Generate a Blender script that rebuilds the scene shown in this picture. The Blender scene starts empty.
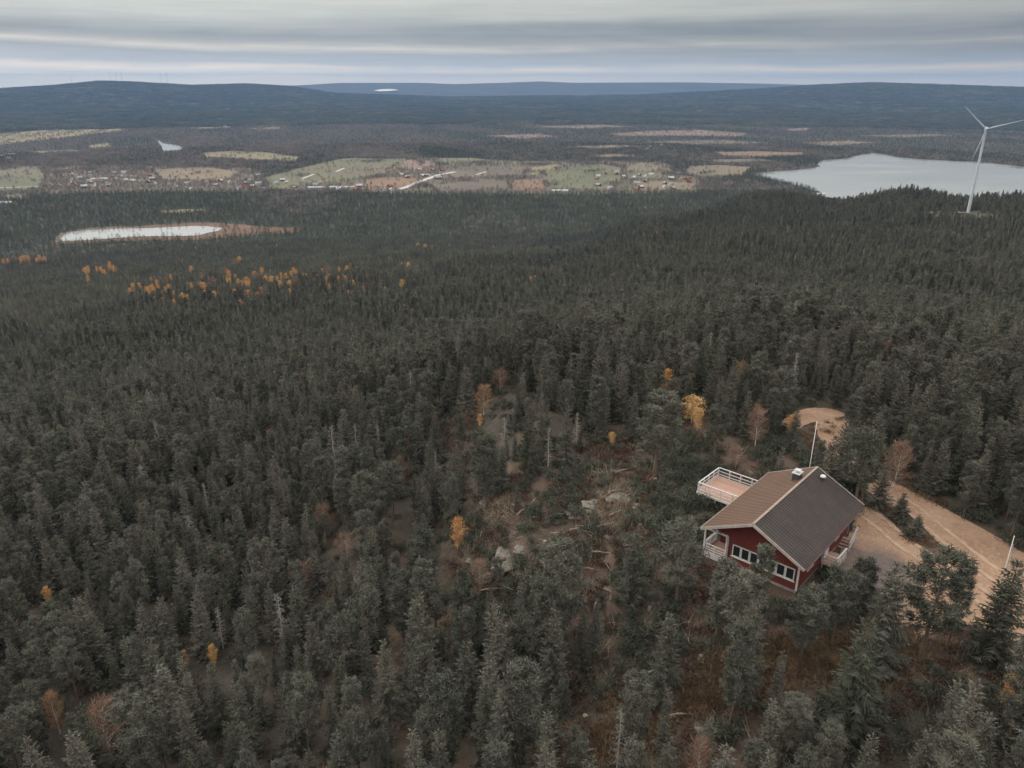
import bpy, math, random
import numpy as np
from mathutils import Vector, Matrix

scene = bpy.context.scene
R = math.radians
SEED = 11
rng = np.random.default_rng(SEED)
random.seed(SEED)

# ------------------------------------------------------------------ camera
CAM_Z = 38.0
FPX = 760.0                                   # focal length in pixels of the 1024 px wide frame
PITCH = math.atan((384 - 82.6) / FPX)
cd = bpy.data.cameras.new("camera")
cam = bpy.data.objects.new("camera", cd)
scene.collection.objects.link(cam)
cam.location = (0, 0, CAM_Z)
cam.rotation_euler = (math.pi / 2 - PITCH, 0, 0)
cd.sensor_width = 36.0
cd.lens = FPX / 1024 * 36.0
cd.clip_start = 0.5
cd.clip_end = 90000
scene.camera = cam

# ------------------------------------------------------------------ exposure, render
vs = scene.view_settings
vs.view_transform = 'Standard'
vs.look = 'None'
vs.exposure = 0.06
vs.gamma = 1.0
vs.use_curve_mapping = False
cy = scene.cycles
cy.use_denoising = True
cy.max_bounces = 4
cy.diffuse_bounces = 2
cy.glossy_bounces = 2
cy.transmission_bounces = 1
cy.transparent_max_bounces = 4
cy.volume_bounces = 0
cy.use_adaptive_sampling = True
cy.adaptive_threshold = 0.02

# ------------------------------------------------------------------ sky
SUN_AZ, SUN_EL = -62.0, 24.0                  # degrees from the view direction (negative: to the west), elevation
def lin(r, g, b):
    f = lambda v: (v / 255 / 12.92) if v / 255 <= 0.04045 else ((v / 255 + 0.055) / 1.055) ** 2.4
    return (f(r), f(g), f(b), 1.0)

world = bpy.data.worlds.new("World")
scene.world = world
world.use_nodes = True
wt = world.node_tree
wt.nodes.clear()
def wn(kind, **kw):
    n = wt.nodes.new(kind)
    for k, v in kw.items():
        setattr(n, k, v)
    return n
def wmath(op, a, b=None, c=None):
    n = wn('ShaderNodeMath', operation=op)
    for i, v in enumerate((a, b, c)):
        if v is None:
            continue
        if isinstance(v, (int, float)):
            n.inputs[i].default_value = v
        else:
            wt.links.new(v, n.inputs[i])
    return n.outputs[0]
out = wn('ShaderNodeOutputWorld')
sky = wn('ShaderNodeTexSky')
sky.sky_type = 'NISHITA'
sky.sun_disc = False
sky.sun_elevation = R(SUN_EL)
sky.sun_rotation = R(SUN_AZ)
bg_sky = wn('ShaderNodeBackground')
bg_sky.inputs['Strength'].default_value = 0.09
wt.links.new(sky.outputs[0], bg_sky.inputs['Color'])
tc = wn('ShaderNodeTexCoord')
sep = wn('ShaderNodeSeparateXYZ')
wt.links.new(tc.outputs['Generated'], sep.inputs[0])
el = sep.outputs['Z']
az = wmath('ARCTAN2', sep.outputs['X'], sep.outputs['Y'])
def wnoise(vx, vy, scale, detail, seed):
    c = wn('ShaderNodeCombineXYZ')
    for i, v in enumerate((vx, vy)):
        wt.links.new(v, c.inputs[i])
    c.inputs[2].default_value = seed
    n = wn('ShaderNodeTexNoise')
    n.inputs['Scale'].default_value = scale
    n.inputs['Detail'].default_value = detail
    wt.links.new(c.outputs[0], n.inputs['Vector'])
    return n.outputs[0]
broad = wnoise(wmath('MULTIPLY', az, 1.9), wmath('MULTIPLY', el, 12.0), 1.8, 4.0, 3.1)
streak = wnoise(wmath('MULTIPLY', az, 2.2), wmath('MULTIPLY', el, 46.0), 1.5, 5.0, 7.7)
fine = wnoise(wmath('MULTIPLY', az, 9.0), wmath('MULTIPLY', el, 160.0), 2.0, 4.0, 1.3)
el2 = wmath('ADD', el, wmath('MULTIPLY', wmath('SUBTRACT', broad, 0.5), 0.026))
el2 = wmath('ADD', el2, wmath('MULTIPLY', wmath('SUBTRACT', streak, 0.5), 0.013))
ramp = wn('ShaderNodeValToRGB')
mr = wn('ShaderNodeMapRange')
mr.inputs['From Min'].default_value = -0.02
mr.inputs['From Max'].default_value = 0.18
wt.links.new(el2, mr.inputs['Value'])
wt.links.new(mr.outputs[0], ramp.inputs['Fac'])
stops = [(-0.02, (226, 212, 190)), (0.004, (220, 209, 192)), (0.010, (194, 192, 186)), (0.016, (214, 203, 190)),
         (0.022, (166, 172, 178)), (0.034, (162, 168, 174)), (0.0405, (212, 208, 199)), (0.0455, (176, 178, 179)),
         (0.053, (146, 154, 160)), (0.062, (158, 164, 168)), (0.072, (196, 199, 194)), (0.090, (208, 209, 203)), (0.12, (208, 208, 200)), (0.18, (200, 199, 194))]
cr = ramp.color_ramp
while len(cr.elements) < len(stops):
    cr.elements.new(0.5)
for e, (p, c) in zip(cr.elements, stops):
    e.position = (p + 0.02) / 0.2
    e.color = lin(*c)
ramp2 = wn('ShaderNodeValToRGB')
wt.links.new(mr.outputs[0], ramp2.inputs['Fac'])
soft = [(-0.02, (226, 212, 190)), (0.008, (204, 200, 190)), (0.022, (172, 177, 181)), (0.050, (164, 169, 173)), (0.078, (194, 197, 194)), (0.18, (200, 199, 194))]
c2 = ramp2.color_ramp
while len(c2.elements) < len(soft):
    c2.elements.new(0.5)
for e, (p, c) in zip(c2.elements, soft):
    e.position = (p + 0.02) / 0.2
    e.color = lin(*c)
swell = wnoise(wmath('MULTIPLY', az, 3.4), wmath('MULTIPLY', el, 16.0), 1.4, 3.0, 12.5)
sw = wn('ShaderNodeMapRange', interpolation_type='SMOOTHSTEP')
for k_, v_ in (('From Min', 0.34), ('From Max', 0.64), ('To Min', 0.0), ('To Max', 0.72)):
    sw.inputs[k_].default_value = v_
wt.links.new(swell, sw.inputs['Value'])
cmix = wn('ShaderNodeMix', data_type='RGBA')
wt.links.new(sw.outputs[0], cmix.inputs[0])
wt.links.new(ramp.outputs[0], cmix.inputs[6])
wt.links.new(ramp2.outputs[0], cmix.inputs[7])
# streak and fine cloud texture brighten or dim the bands
tex = wmath('ADD', wmath('MULTIPLY', wmath('SUBTRACT', streak, 0.5), 0.30), 1.0)
tex = wmath('ADD', tex, wmath('MULTIPLY', wmath('SUBTRACT', fine, 0.5), 0.16))
# brighter low down towards the hidden sun and towards the zenith, as an overcast sky is
azf = wmath('ADD', wmath('MULTIPLY', wmath('COSINE', wmath('SUBTRACT', az, R(SUN_AZ))), 0.44), 0.78)
zr = wn('ShaderNodeMapRange', interpolation_type='SMOOTHSTEP')
for k_, v_ in (('From Min', 0.085), ('From Max', 0.30), ('To Min', 1.0), ('To Max', 3.5)):
    zr.inputs[k_].default_value = v_
wt.links.new(el, zr.inputs['Value'])
zen = zr.outputs[0]
fade = wn('ShaderNodeMapRange', interpolation_type='SMOOTHSTEP')
for k_, v_ in (('From Min', 0.10), ('From Max', 0.32), ('To Min', 1.0), ('To Max', 0.12)):
    fade.inputs[k_].default_value = v_
wt.links.new(el, fade.inputs['Value'])
azf = wmath('ADD', wmath('MULTIPLY', wmath('SUBTRACT', azf, 0.96), fade.outputs[0]), 0.96)
hg = wn('ShaderNodeMapRange', interpolation_type='SMOOTHSTEP')      # bright gap of sky low over the horizon
for k_, v_ in (('From Min', 0.0), ('From Max', 0.045), ('To Min', 1.65), ('To Max', 1.0)):
    hg.inputs[k_].default_value = v_
wt.links.new(el, hg.inputs['Value'])
gain = wmath('MULTIPLY', wmath('MULTIPLY', wmath('MULTIPLY', tex, azf), zen), hg.outputs[0])
bg_cl = wn('ShaderNodeBackground')
wt.links.new(cmix.outputs[2], bg_cl.inputs['Color'])
wt.links.new(gain, bg_cl.inputs['Strength'])
mix = wn('ShaderNodeMixShader')
mix.inputs[0].default_value = 0.95
wt.links.new(bg_sky.outputs[0], mix.inputs[1])
wt.links.new(bg_cl.outputs[0], mix.inputs[2])
wt.links.new(mix.outputs[0], out.inputs['Surface'])

# ------------------------------------------------------------------ sun behind thin cloud
sl = bpy.data.lights.new("sun", 'SUN')
sl.energy = 1.5
sl.angle = R(12)
sl.color = (1.0, 0.86, 0.70)
so = bpy.data.objects.new("sun", sl)
scene.collection.objects.link(so)
so.location = (-300, 200, 300)
sd = Vector((math.sin(R(SUN_AZ)) * math.cos(R(SUN_EL)), math.cos(R(SUN_AZ)) * math.cos(R(SUN_EL)), math.sin(R(SUN_EL))))
so.rotation_euler = sd.to_track_quat('Z', 'Y').to_euler()

# ------------------------------------------------------------------ helpers: tags, meshes
COL = scene.collection
def tag(o, label=None, cat=None, group=None, kind=None):
    if label: o['label'] = label
    if cat: o['category'] = cat
    if group: o['group'] = group
    if kind: o['kind'] = kind
    return o
def link(name, me, parent=None):
    o = bpy.data.objects.new(name, me)
    COL.objects.link(o)
    if parent is not None:
        o.parent = parent
    return o
def empty(name, loc, rz=0.0):
    o = bpy.data.objects.new(name, None)
    COL.objects.link(o)
    o.location = loc
    o.rotation_euler = (0, 0, rz)
    o.empty_display_size = 0.5
    return o
def mesh_np(name, V, F, mats, MI=None, smooth=False):
    """V (n,3); F list of (m,k) index arrays; MI list of material indices, one per entry of F."""
    me = bpy.data.meshes.new(name)
    V = np.asarray(V, dtype=np.float32)
    me.vertices.add(len(V))
    me.vertices.foreach_set('co', V.ravel())
    F = [np.asarray(f, dtype=np.int32) for f in F if len(f)]
    li = np.concatenate([f.ravel() for f in F])
    tot = np.concatenate([np.full(len(f), f.shape[1], dtype=np.int32) for f in F])
    st = np.concatenate([[0], np.cumsum(tot)[:-1]]).astype(np.int32)
    me.loops.add(len(li))
    me.loops.foreach_set('vertex_index', li)
    me.polygons.add(len(tot))
    me.polygons.foreach_set('loop_start', st)
    if MI is not None:
        me.polygons.foreach_set('material_index', np.concatenate([np.full(len(f), m, dtype=np.int32) for f, m in zip(F, MI)]))
    if smooth:
        me.polygons.foreach_set('use_smooth', np.ones(len(tot), dtype=bool))
    for m in mats:
        me.materials.append(m)
    me.update(calc_edges=True)
    me.validate()
    return me

class MB:
    """collects simple shapes, then links them as ONE mesh object"""
    def __init__(self):
        self.v, self.f, self.m = [], [], []
    def add(self, vs_, fs, mi=0):
        b = len(self.v)
        self.v += [tuple(p) for p in vs_]
        for f in fs:
            self.f.append(tuple(b + i for i in f))
            self.m.append(mi)
        return self
    def box(self, x0, x1, y0, y1, z0, z1, mi=0):
        vs_ = [(x0, y0, z0), (x1, y0, z0), (x1, y1, z0), (x0, y1, z0), (x0, y0, z1), (x1, y0, z1), (x1, y1, z1), (x0, y1, z1)]
        return self.add(vs_, [(0, 3, 2, 1), (4, 5, 6, 7), (0, 1, 5, 4), (1, 2, 6, 5), (2, 3, 7, 6), (3, 0, 4, 7)], mi)
    def bar(self, p, q, w, h, mi=0, up=(0, 0, 1)):
        p, q = Vector(p), Vector(q)
        d = (q - p).normalized()
        u = Vector(up)
        if abs(d.dot(u)) > 0.98:
            u = Vector((0, 1, 0))
        s = d.cross(u).normalized() * (w / 2)
        t = s.cross(d).normalized() * (h / 2)
        vs_ = [p - s - t, p + s - t, p + s + t, p - s + t, q - s - t, q + s - t, q + s + t, q - s + t]
        return self.add(vs_, [(0, 1, 2, 3), (7, 6, 5, 4), (0, 4, 5, 1), (1, 5, 6, 2), (2, 6, 7, 3), (3, 7, 4, 0)], mi)
    def cyl(self, p, q, r0, r1, n=10, mi=0, caps=True):
        p, q = Vector(p), Vector(q)
        d = (q - p).normalized()
        u = Vector((0, 0, 1)) if abs(d.z) < 0.95 else Vector((1, 0, 0))
        s = d.cross(u).normalized()
        t = s.cross(d).normalized()
        vs_ = []
        for c, r in ((p, r0), (q, r1)):
            for i in range(n):
                a = 2 * math.pi * i / n
                vs_.append(c + s * (r * math.cos(a)) + t * (r * math.sin(a)))
        fs = [(i, n + i, n + (i + 1) % n, (i + 1) % n) for i in range(n)]
        if caps:
            fs += [tuple(range(n)), tuple(range(2 * n - 1, n - 1, -1))]
        return self.add(vs_, fs, mi)
    def prism(self, poly, y0, y1, mi=0):
        """poly of (x, z) extruded along y"""
        n = len(poly)
        vs_ = [(x, y0, z) for x, z in poly] + [(x, y1, z) for x, z in poly]
        fs = [tuple(range(n)), tuple(range(2 * n - 1, n - 1, -1))] + [(i, i + n, (i + 1) % n + n, (i + 1) % n) for i in range(n)]
        return self.add(vs_, fs, mi)
    def build(self, name, mats, parent=None, smooth=False, bevel=0.0):
        me = bpy.data.meshes.new(name)
        me.from_pydata(self.v, [], self.f)
        if not isinstance(mats, (list, tuple)):
            mats = [mats]
        for m in mats:
            me.materials.append(m)
        me.polygons.foreach_set('material_index', self.m)
        if smooth:
            me.polygons.foreach_set('use_smooth', [True] * len(self.f))
        import bmesh
        bm = bmesh.new()
        bm.from_mesh(me)
        bmesh.ops.recalc_face_normals(bm, faces=bm.faces)
        bm.to_mesh(me)
        bm.free()
        me.update()
        o = link(name, me, parent)
        if bevel:
            b = o.modifiers.new("bevel", 'BEVEL')
            b.width = bevel
            b.segments = 2
        return o
def copy_tree(root, loc, rz, scale, label, group):
    r = root.copy()
    COL.objects.link(r)
    r.location = loc
    r.rotation_euler = (0, 0, rz)
    r.scale = (scale, scale, scale) if isinstance(scale, (int, float)) else scale
    r['label'] = label
    if group: r['group'] = group
    for ch in root.children:
        c = ch.copy()
        COL.objects.link(c)
        c.parent = r
        for g in ch.children:
            d = g.copy()
            COL.objects.link(d)
            d.parent = c
    return r

# ------------------------------------------------------------------ materials
def new_mat(name):
    m = bpy.data.materials.new(name)
    m.use_nodes = True
    t = m.node_tree
    t.nodes.clear()
    o = t.nodes.new('ShaderNodeOutputMaterial')
    b = t.nodes.new('ShaderNodeBsdfPrincipled')
    t.links.new(b.outputs[0], o.inputs['Surface'])
    b.inputs['Roughness'].default_value = 0.85
    b.inputs['Specular IOR Level'].default_value = 0.2
    return m, t, b
def nd(t, kind, **kw):
    n = t.nodes.new(kind)
    for k, v in kw.items():
        if k.startswith('i_'):
            n.inputs[k[2:].replace('_', ' ')].default_value = v
        else:
            setattr(n, k, v)
    return n
def tnoise(t, vec, scale, detail=4.0, rough=0.55):
    n = nd(t, 'ShaderNodeTexNoise')
    n.inputs['Scale'].default_value = scale
    n.inputs['Detail'].default_value = detail
    n.inputs['Roughness'].default_value = rough
    t.links.new(vec, n.inputs['Vector'])
    return n.outputs[0]
def tramp(t, fac, stops_):
    r = nd(t, 'ShaderNodeValToRGB')
    while len(r.color_ramp.elements) < len(stops_):
        r.color_ramp.elements.new(0.5)
    for e, (p, c) in zip(r.color_ramp.elements, stops_):
        e.position = p
        e.color = (*c, 1.0) if len(c) == 3 else c
    t.links.new(fac, r.inputs['Fac'])
    return r.outputs[0]
def tmix(t, fac, a, b):
    n = nd(t, 'ShaderNodeMix', data_type='RGBA')
    for sock, v in ((n.inputs[0], fac), (n.inputs[6], a), (n.inputs[7], b)):
        if isinstance(v, (int, float)):
            sock.default_value = v
        elif isinstance(v, tuple):
            sock.default_value = (*v, 1.0) if len(v) == 3 else v
        else:
            t.links.new(v, sock)
    return n.outputs[2]
def tmath(t, op, a, b=None):
    n = nd(t, 'ShaderNodeMath', operation=op)
    for i, v in enumerate((a, b)):
        if v is None: continue
        if isinstance(v, (int, float)): n.inputs[i].default_value = v
        else: t.links.new(v, n.inputs[i])
    return n.outputs[0]
def trange(t, v, a, b, c=0.0, d=1.0):
    n = nd(t, 'ShaderNodeMapRange')
    for k, x in (('From Min', a), ('From Max', b), ('To Min', c), ('To Max', d)):
        n.inputs[k].default_value = x
    t.links.new(v, n.inputs['Value'])
    return n.outputs[0]
def tbump(t, b, height, strength=0.4, dist=0.05):
    n = nd(t, 'ShaderNodeBump')
    n.inputs['Strength'].default_value = strength
    n.inputs['Distance'].default_value = dist
    t.links.new(height, n.inputs['Height'])
    t.links.new(n.outputs[0], b.inputs['Normal'])

def foliage_mat(name, c0, c1, c2, nscale=0.9):
    """colour differs from tree to tree (object random) and from spray to spray (noise)"""
    m, t, b = new_mat(name)
    t.nodes.remove(b)
    o = [n for n in t.nodes if n.type == 'OUTPUT_MATERIAL'][0]
    oi = nd(t, 'ShaderNodeObjectInfo')
    ge = nd(t, 'ShaderNodeNewGeometry')
    base = tramp(t, oi.outputs['Random'], [(0.0, c0), (0.5, c1), (1.0, c2)])
    nz = tnoise(t, ge.outputs['Position'], nscale, 3.0, 0.6)
    dark = tmix(t, trange(t, nz, 0.3, 0.7), (0.62, 0.62, 0.62), (1.35, 1.35, 1.3))
    mu = nd(t, 'ShaderNodeMix', data_type='RGBA', blend_type='MULTIPLY')
    mu.inputs[0].default_value = 1.0
    t.links.new(base, mu.inputs[6])
    t.links.new(dark, mu.inputs[7])
    d = nd(t, 'ShaderNodeBsdfDiffuse')
    t.links.new(mu.outputs[2], d.inputs['Color'])
    t.links.new(d.outputs[0], o.inputs['Surface'])
    return m
def noisy_mat(name, c0, c1, scale=2.0, rough=0.85, spec=0.2, bump=0.0, detail=5.0, coords='Object'):
    m, t, b = new_mat(name)
    if coords == 'Object':
        vec = nd(t, 'ShaderNodeTexCoord').outputs['Object']
    else:
        vec = nd(t, 'ShaderNodeNewGeometry').outputs['Position']
    nz = tnoise(t, vec, scale, detail, 0.6)
    t.links.new(tmix(t, trange(t, nz, 0.3, 0.7), c0, c1), b.inputs['Base Color'])
    b.inputs['Roughness'].default_value = rough
    b.inputs['Specular IOR Level'].default_value = spec
    if bump:
        tbump(t, b, nz, bump, 0.05)
    return m

M = {}
M['spruce'] = foliage_mat('spruce_needles', (0.062, 0.067, 0.052), (0.092, 0.091, 0.077), (0.120, 0.114, 0.099))
M['spruce_mid'] = foliage_mat('spruce_stand', (0.080, 0.082, 0.066), (0.104, 0.104, 0.086), (0.130, 0.126, 0.106), 0.35)
M['young'] = foliage_mat('young_needles', (0.098, 0.099, 0.076), (0.116, 0.115, 0.090), (0.134, 0.129, 0.103), 0.05)
M['pine'] = foliage_mat('pine_needles', (0.078, 0.081, 0.067), (0.103, 0.103, 0.086), (0.125, 0.121, 0.102))
M['gold'] = foliage_mat('gold_leaves', (0.48, 0.24, 0.10), (0.56, 0.31, 0.125), (0.50, 0.31, 0.14))
M['rust'] = foliage_mat('rust_twigs', (0.19, 0.115, 0.085), (0.23, 0.15, 0.12), (0.26, 0.15, 0.085))
M['grey_twig'] = foliage_mat('grey_twigs', (0.24, 0.23, 0.215), (0.3, 0.29, 0.27), (0.2, 0.19, 0.175))
M['valley_green'] = foliage_mat('valley_needles', (0.070, 0.073, 0.046), (0.092, 0.092, 0.060), (0.115, 0.110, 0.070), 0.02)
M['valley_bare'] = foliage_mat('valley_bare_crowns', (0.175, 0.155, 0.150), (0.205, 0.178, 0.165), (0.25, 0.185, 0.14), 0.02)
M['far_green'] = foliage_mat('far_needles', (0.040, 0.048, 0.042), (0.055, 0.060, 0.050), (0.070, 0.068, 0.060), 0.02)
M['bark'] = noisy_mat('bark', (0.07, 0.055, 0.045), (0.17, 0.12, 0.09), 6.0)
M['grey_bark'] = noisy_mat('grey_bark', (0.2, 0.19, 0.175), (0.36, 0.34, 0.31), 6.0)
M['birch_bark'] = noisy_mat('birch_bark', (0.25, 0.23, 0.21), (0.55, 0.53, 0.5), 5.0)
M['white'] = noisy_mat('white_paint', (0.42, 0.405, 0.39), (0.56, 0.545, 0.53), 3.0, 0.6, 0.4)
M['steel_white'] = noisy_mat('turbine_white', (0.33, 0.37, 0.40), (0.42, 0.46, 0.49), 0.1, 0.5, 0.4)
M['grey_metal'] = noisy_mat('grey_metal', (0.3, 0.31, 0.32), (0.5, 0.5, 0.5), 4.0, 0.45, 0.5)
M['dark_metal'] = noisy_mat('dark_metal', (0.03, 0.03, 0.032), (0.06, 0.06, 0.06), 4.0, 0.6, 0.4)
M['rock'] = noisy_mat('rock', (0.062, 0.056, 0.050), (0.20, 0.178, 0.152), 2.2, 0.9, 0.2, 0.6, 8.0, 'World')
M['logwood'] = noisy_mat('weathered_wood', (0.12, 0.095, 0.078), (0.28, 0.215, 0.165), 3.0)
M['stone_base'] = noisy_mat('foundation', (0.2, 0.19, 0.18), (0.33, 0.31, 0.3), 4.0)

def red_boards():
    m, t, b = new_mat('red_boards')
    tcn = nd(t, 'ShaderNodeTexCoord')
    sp = nd(t, 'ShaderNodeSeparateXYZ')
    t.links.new(tcn.outputs['Object'], sp.inputs[0])
    u = tmath(t, 'ADD', sp.outputs['X'], sp.outputs['Y'])
    fr = tmath(t, 'FRACT', tmath(t, 'MULTIPLY', u, 6.0))
    groove = tmath(t, 'LESS_THAN', fr, 0.10)
    nz = tnoise(t, tcn.outputs['Object'], 1.6, 5.0)
    c = tmix(t, trange(t, nz, 0.3, 0.7), (0.108, 0.026, 0.022), (0.150, 0.036, 0.030))
    c = tmix(t, groove, c, (0.065, 0.011, 0.009))
    t.links.new(c, b.inputs['Base Color'])
    return m
M['red'] = red_boards()
def roof_mat():
    m, t, b = new_mat('ribbed_roof_sheet')
    tcn = nd(t, 'ShaderNodeTexCoord')
    nz = tnoise(t, tcn.outputs['Object'], 0.7, 6.0, 0.65)
    sp = nd(t, 'ShaderNodeSeparateXYZ')
    t.links.new(tcn.outputs['Object'], sp.inputs[0])
    lap = tmath(t, 'LESS_THAN', tmath(t, 'FRACT', tmath(t, 'MULTIPLY', sp.outputs['X'], 1.35)), 0.05)
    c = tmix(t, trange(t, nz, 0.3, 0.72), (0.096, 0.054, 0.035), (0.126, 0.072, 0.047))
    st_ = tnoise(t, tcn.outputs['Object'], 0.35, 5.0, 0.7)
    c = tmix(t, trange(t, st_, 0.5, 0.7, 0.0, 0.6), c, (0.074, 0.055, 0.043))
    t.links.new(c, b.inputs['Base Color'])
    b.inputs['Roughness'].default_value = 0.5
    b.inputs['Specular IOR Level'].default_value = 0.35
    return m
M['roof'] = roof_mat()
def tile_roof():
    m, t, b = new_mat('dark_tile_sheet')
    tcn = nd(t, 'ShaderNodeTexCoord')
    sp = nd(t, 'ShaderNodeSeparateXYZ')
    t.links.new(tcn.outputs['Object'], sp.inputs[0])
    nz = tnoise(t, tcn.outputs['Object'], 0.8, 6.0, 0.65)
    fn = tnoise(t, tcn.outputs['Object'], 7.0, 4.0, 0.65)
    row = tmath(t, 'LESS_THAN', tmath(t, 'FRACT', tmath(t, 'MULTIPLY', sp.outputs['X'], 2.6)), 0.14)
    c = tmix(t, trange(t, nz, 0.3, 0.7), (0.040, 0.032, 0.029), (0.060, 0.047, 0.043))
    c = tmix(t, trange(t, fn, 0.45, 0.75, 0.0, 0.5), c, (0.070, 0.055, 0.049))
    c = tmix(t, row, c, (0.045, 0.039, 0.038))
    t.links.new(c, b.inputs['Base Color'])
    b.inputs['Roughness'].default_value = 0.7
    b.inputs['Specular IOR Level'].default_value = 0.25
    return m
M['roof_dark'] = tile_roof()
def deck_mat():
    m, t, b = new_mat('deck_boards')
    tcn = nd(t, 'ShaderNodeTexCoord')
    sp = nd(t, 'ShaderNodeSeparateXYZ')
    t.links.new(tcn.outputs['Object'], sp.inputs[0])
    k = tmath(t, 'MULTIPLY', sp.outputs['Y'], 7.0)
    groove = tmath(t, 'LESS_THAN', tmath(t, 'FRACT', k), 0.1)
    wn_ = nd(t, 'ShaderNodeTexWhiteNoise', noise_dimensions='1D')
    t.links.new(tmath(t, 'FLOOR', k), wn_.inputs['W'])
    nz = tnoise(t, tcn.outputs['Object'], 1.5, 5.0)
    f = tmath(t, 'ADD', tmath(t, 'MULTIPLY', wn_.outputs[0], 0.4), tmath(t, 'MULTIPLY', nz, 0.6))
    c = tmix(t, f, (0.31, 0.18, 0.135), (0.46, 0.30, 0.24))
    c = tmix(t, groove, c, (0.14, 0.08, 0.06))
    t.links.new(c, b.inputs['Base Color'])
    return m
M['deck'] = deck_mat()
def glass_mat():
    m, t, b = new_mat('window_glass')
    b.inputs['Base Color'].default_value = (0.02, 0.024, 0.026, 1)
    b.inputs['Roughness'].default_value = 0.08
    b.inputs['Specular IOR Level'].default_value = 0.6
    return m
M['glass'] = glass_mat()
def gravel_mat():
    m, t, b = new_mat('gravel')
    ge = nd(t, 'ShaderNodeNewGeometry')
    p = ge.outputs['Position']
    big = tnoise(t, p, 0.22, 5.0, 0.6)
    small = tnoise(t, p, 3.5, 6.0, 0.7)
    c = tmix(t, trange(t, big, 0.35, 0.68), (0.215, 0.130, 0.086), (0.305, 0.195, 0.134))
    c = tmix(t, trange(t, small, 0.52, 0.75), c, (0.38, 0.27, 0.195))
    c = tmix(t, trange(t, small, 0.44, 0.25, 0.0, 0.8), c, (0.14, 0.090, 0.062))
    gd = nd(t, 'ShaderNodeVectorMath', operation='DISTANCE')
    t.links.new(p, gd.inputs[0])
    gd.inputs[1].default_value = (29.3, 53.2, 0.1)          # greyer crushed stone where cars stand
    gw = tmath(t, 'ADD', gd.outputs['Value'], tmath(t, 'MULTIPLY', tmath(t, 'SUBTRACT', tnoise(t, p, 0.45, 4.0), 0.5), 5.0))
    grey = tmix(t, trange(t, small, 0.35, 0.7), (0.088, 0.070, 0.067), (0.145, 0.115, 0.107))
    c = tmix(t, trange(t, gw, 3.2, 5.6, 0.9, 0.0), c, grey)
    gr = tnoise(t, p, 0.7, 6.0, 0.7)
    c = tmix(t, trange(t, gr, 0.58, 0.70, 0.0, 0.75), c, (0.15, 0.115, 0.07))
    t.links.new(c, b.inputs['Base Color'])
    tbump(t, b, small, 0.5, 0.06)
    return m
M['gravel'] = gravel_mat()
M['yard_gravel'] = noisy_mat('grey_yard_gravel', (0.135, 0.103, 0.094), (0.21, 0.162, 0.145), 0.9, 0.9, 0.2, 0.3, 8.0, 'World')
M['valley_road'] = noisy_mat('valley_road', (0.34, 0.325, 0.31), (0.42, 0.40, 0.385), 0.05, 0.7, 0.3, 0.0, 4.0, 'World')
def water_mat():
    m, t, b = new_mat('lake_water')
    ge = nd(t, 'ShaderNodeNewGeometry')
    b.inputs['Base Color'].default_value = (0.20, 0.205, 0.20, 1)
    b.inputs['Specular IOR Level'].default_value = 0.75
    b.inputs['IOR'].default_value = 1.33
    mp = nd(t, 'ShaderNodeMapping')
    mp.inputs['Scale'].default_value = (0.5, 2.2, 1)
    t.links.new(ge.outputs['Position'], mp.inputs['Vector'])
    nz = tnoise(t, mp.outputs[0], 0.006, 6.0, 0.65)
    t.links.new(trange(t, nz, 0.35, 0.7, 0.04, 0.20), b.inputs['Roughness'])
    return m
M['water'] = water_mat()

# ------------------------------------------------------------------ terrain height
def wav(x, y, L, seed):
    r = np.random.RandomState(seed)
    s = 0
    for i in range(5):
        a = r.uniform(0, 2 * np.pi)
        k = 2 * np.pi / (L * r.uniform(0.6, 1.5))
        s = s + np.sin((x * np.cos(a) + y * np.sin(a)) * k + r.uniform(0, 6.28))
    return s / 2.2
LG = np.linspace(0, np.log(60000.0), 500)
def prof(pts):
    r, z = zip(*pts)
    v = np.interp(np.exp(LG), r, z)
    k = np.exp(-0.5 * (np.arange(-14, 15) / 4.0) ** 2)
    k /= k.sum()
    return np.convolve(np.pad(v, 14, mode='edge'), k, mode='valid')
LEFT = prof([(0, -8), (50, -14), (70, -17), (130, -25), (240, -50), (330, -73), (480, -96), (780, -140), (1030, -185), (1180, -207), (1230, -210), (60000, -210)])
CENT = prof([(0, -4), (45, -5), (75, -2), (110, -4), (150, -14), (250, -42), (450, -82), (700, -118), (800, -128), (900, -155), (1150, -205), (1230, -210), (60000, -210)])
RIGH = prof([(0, -2), (40, -1), (50, 0), (95, 0), (110, -2), (130, -5), (200, -20), (300, -42), (450, -66), (700, -86), (850, -92), (1000, -92), (1090, -97), (1220, -150), (1480, -206), (1600, -210), (60000, -210)])
RIGH2 = prof([(0, -2), (40, -1), (50, 0), (95, 0), (110, -2), (130, -5), (200, -20), (300, -42), (450, -61), (700, -67), (850, -66), (1000, -68), (1090, -78), (1220, -145), (1480, -206), (1600, -210), (60000, -210)])
MIDL = 0.55 * LEFT + 0.45 * CENT
MIDR = 0.45 * CENT + 0.55 * RIGH
THS = np.array([-180, -42, -22, -9, 3, 11, 18, 42, 180.0])
TAB = np.stack([LEFT, LEFT, LEFT, MIDL, CENT, MIDR, RIGH, RIGH2, LEFT])
def sstep(a, b, v):
    t = np.clip((v - a) / (b - a), 0, 1)
    return t * t * (3 - 2 * t)
def px_az(px):
    return np.degrees(np.arctan((np.asarray(px) - 512) / 818.0))
SK1 = [(-700, 100), (-60, 92), (0, 87), (60, 84), (100, 80.5), (135, 81.5), (190, 84.5), (245, 83), (290, 85.5), (330, 92), (450, 96), (640, 94), (760, 88), (820, 84), (870, 82), (930, 83.5), (1024, 86), (1120, 88), (1700, 100)]
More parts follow.
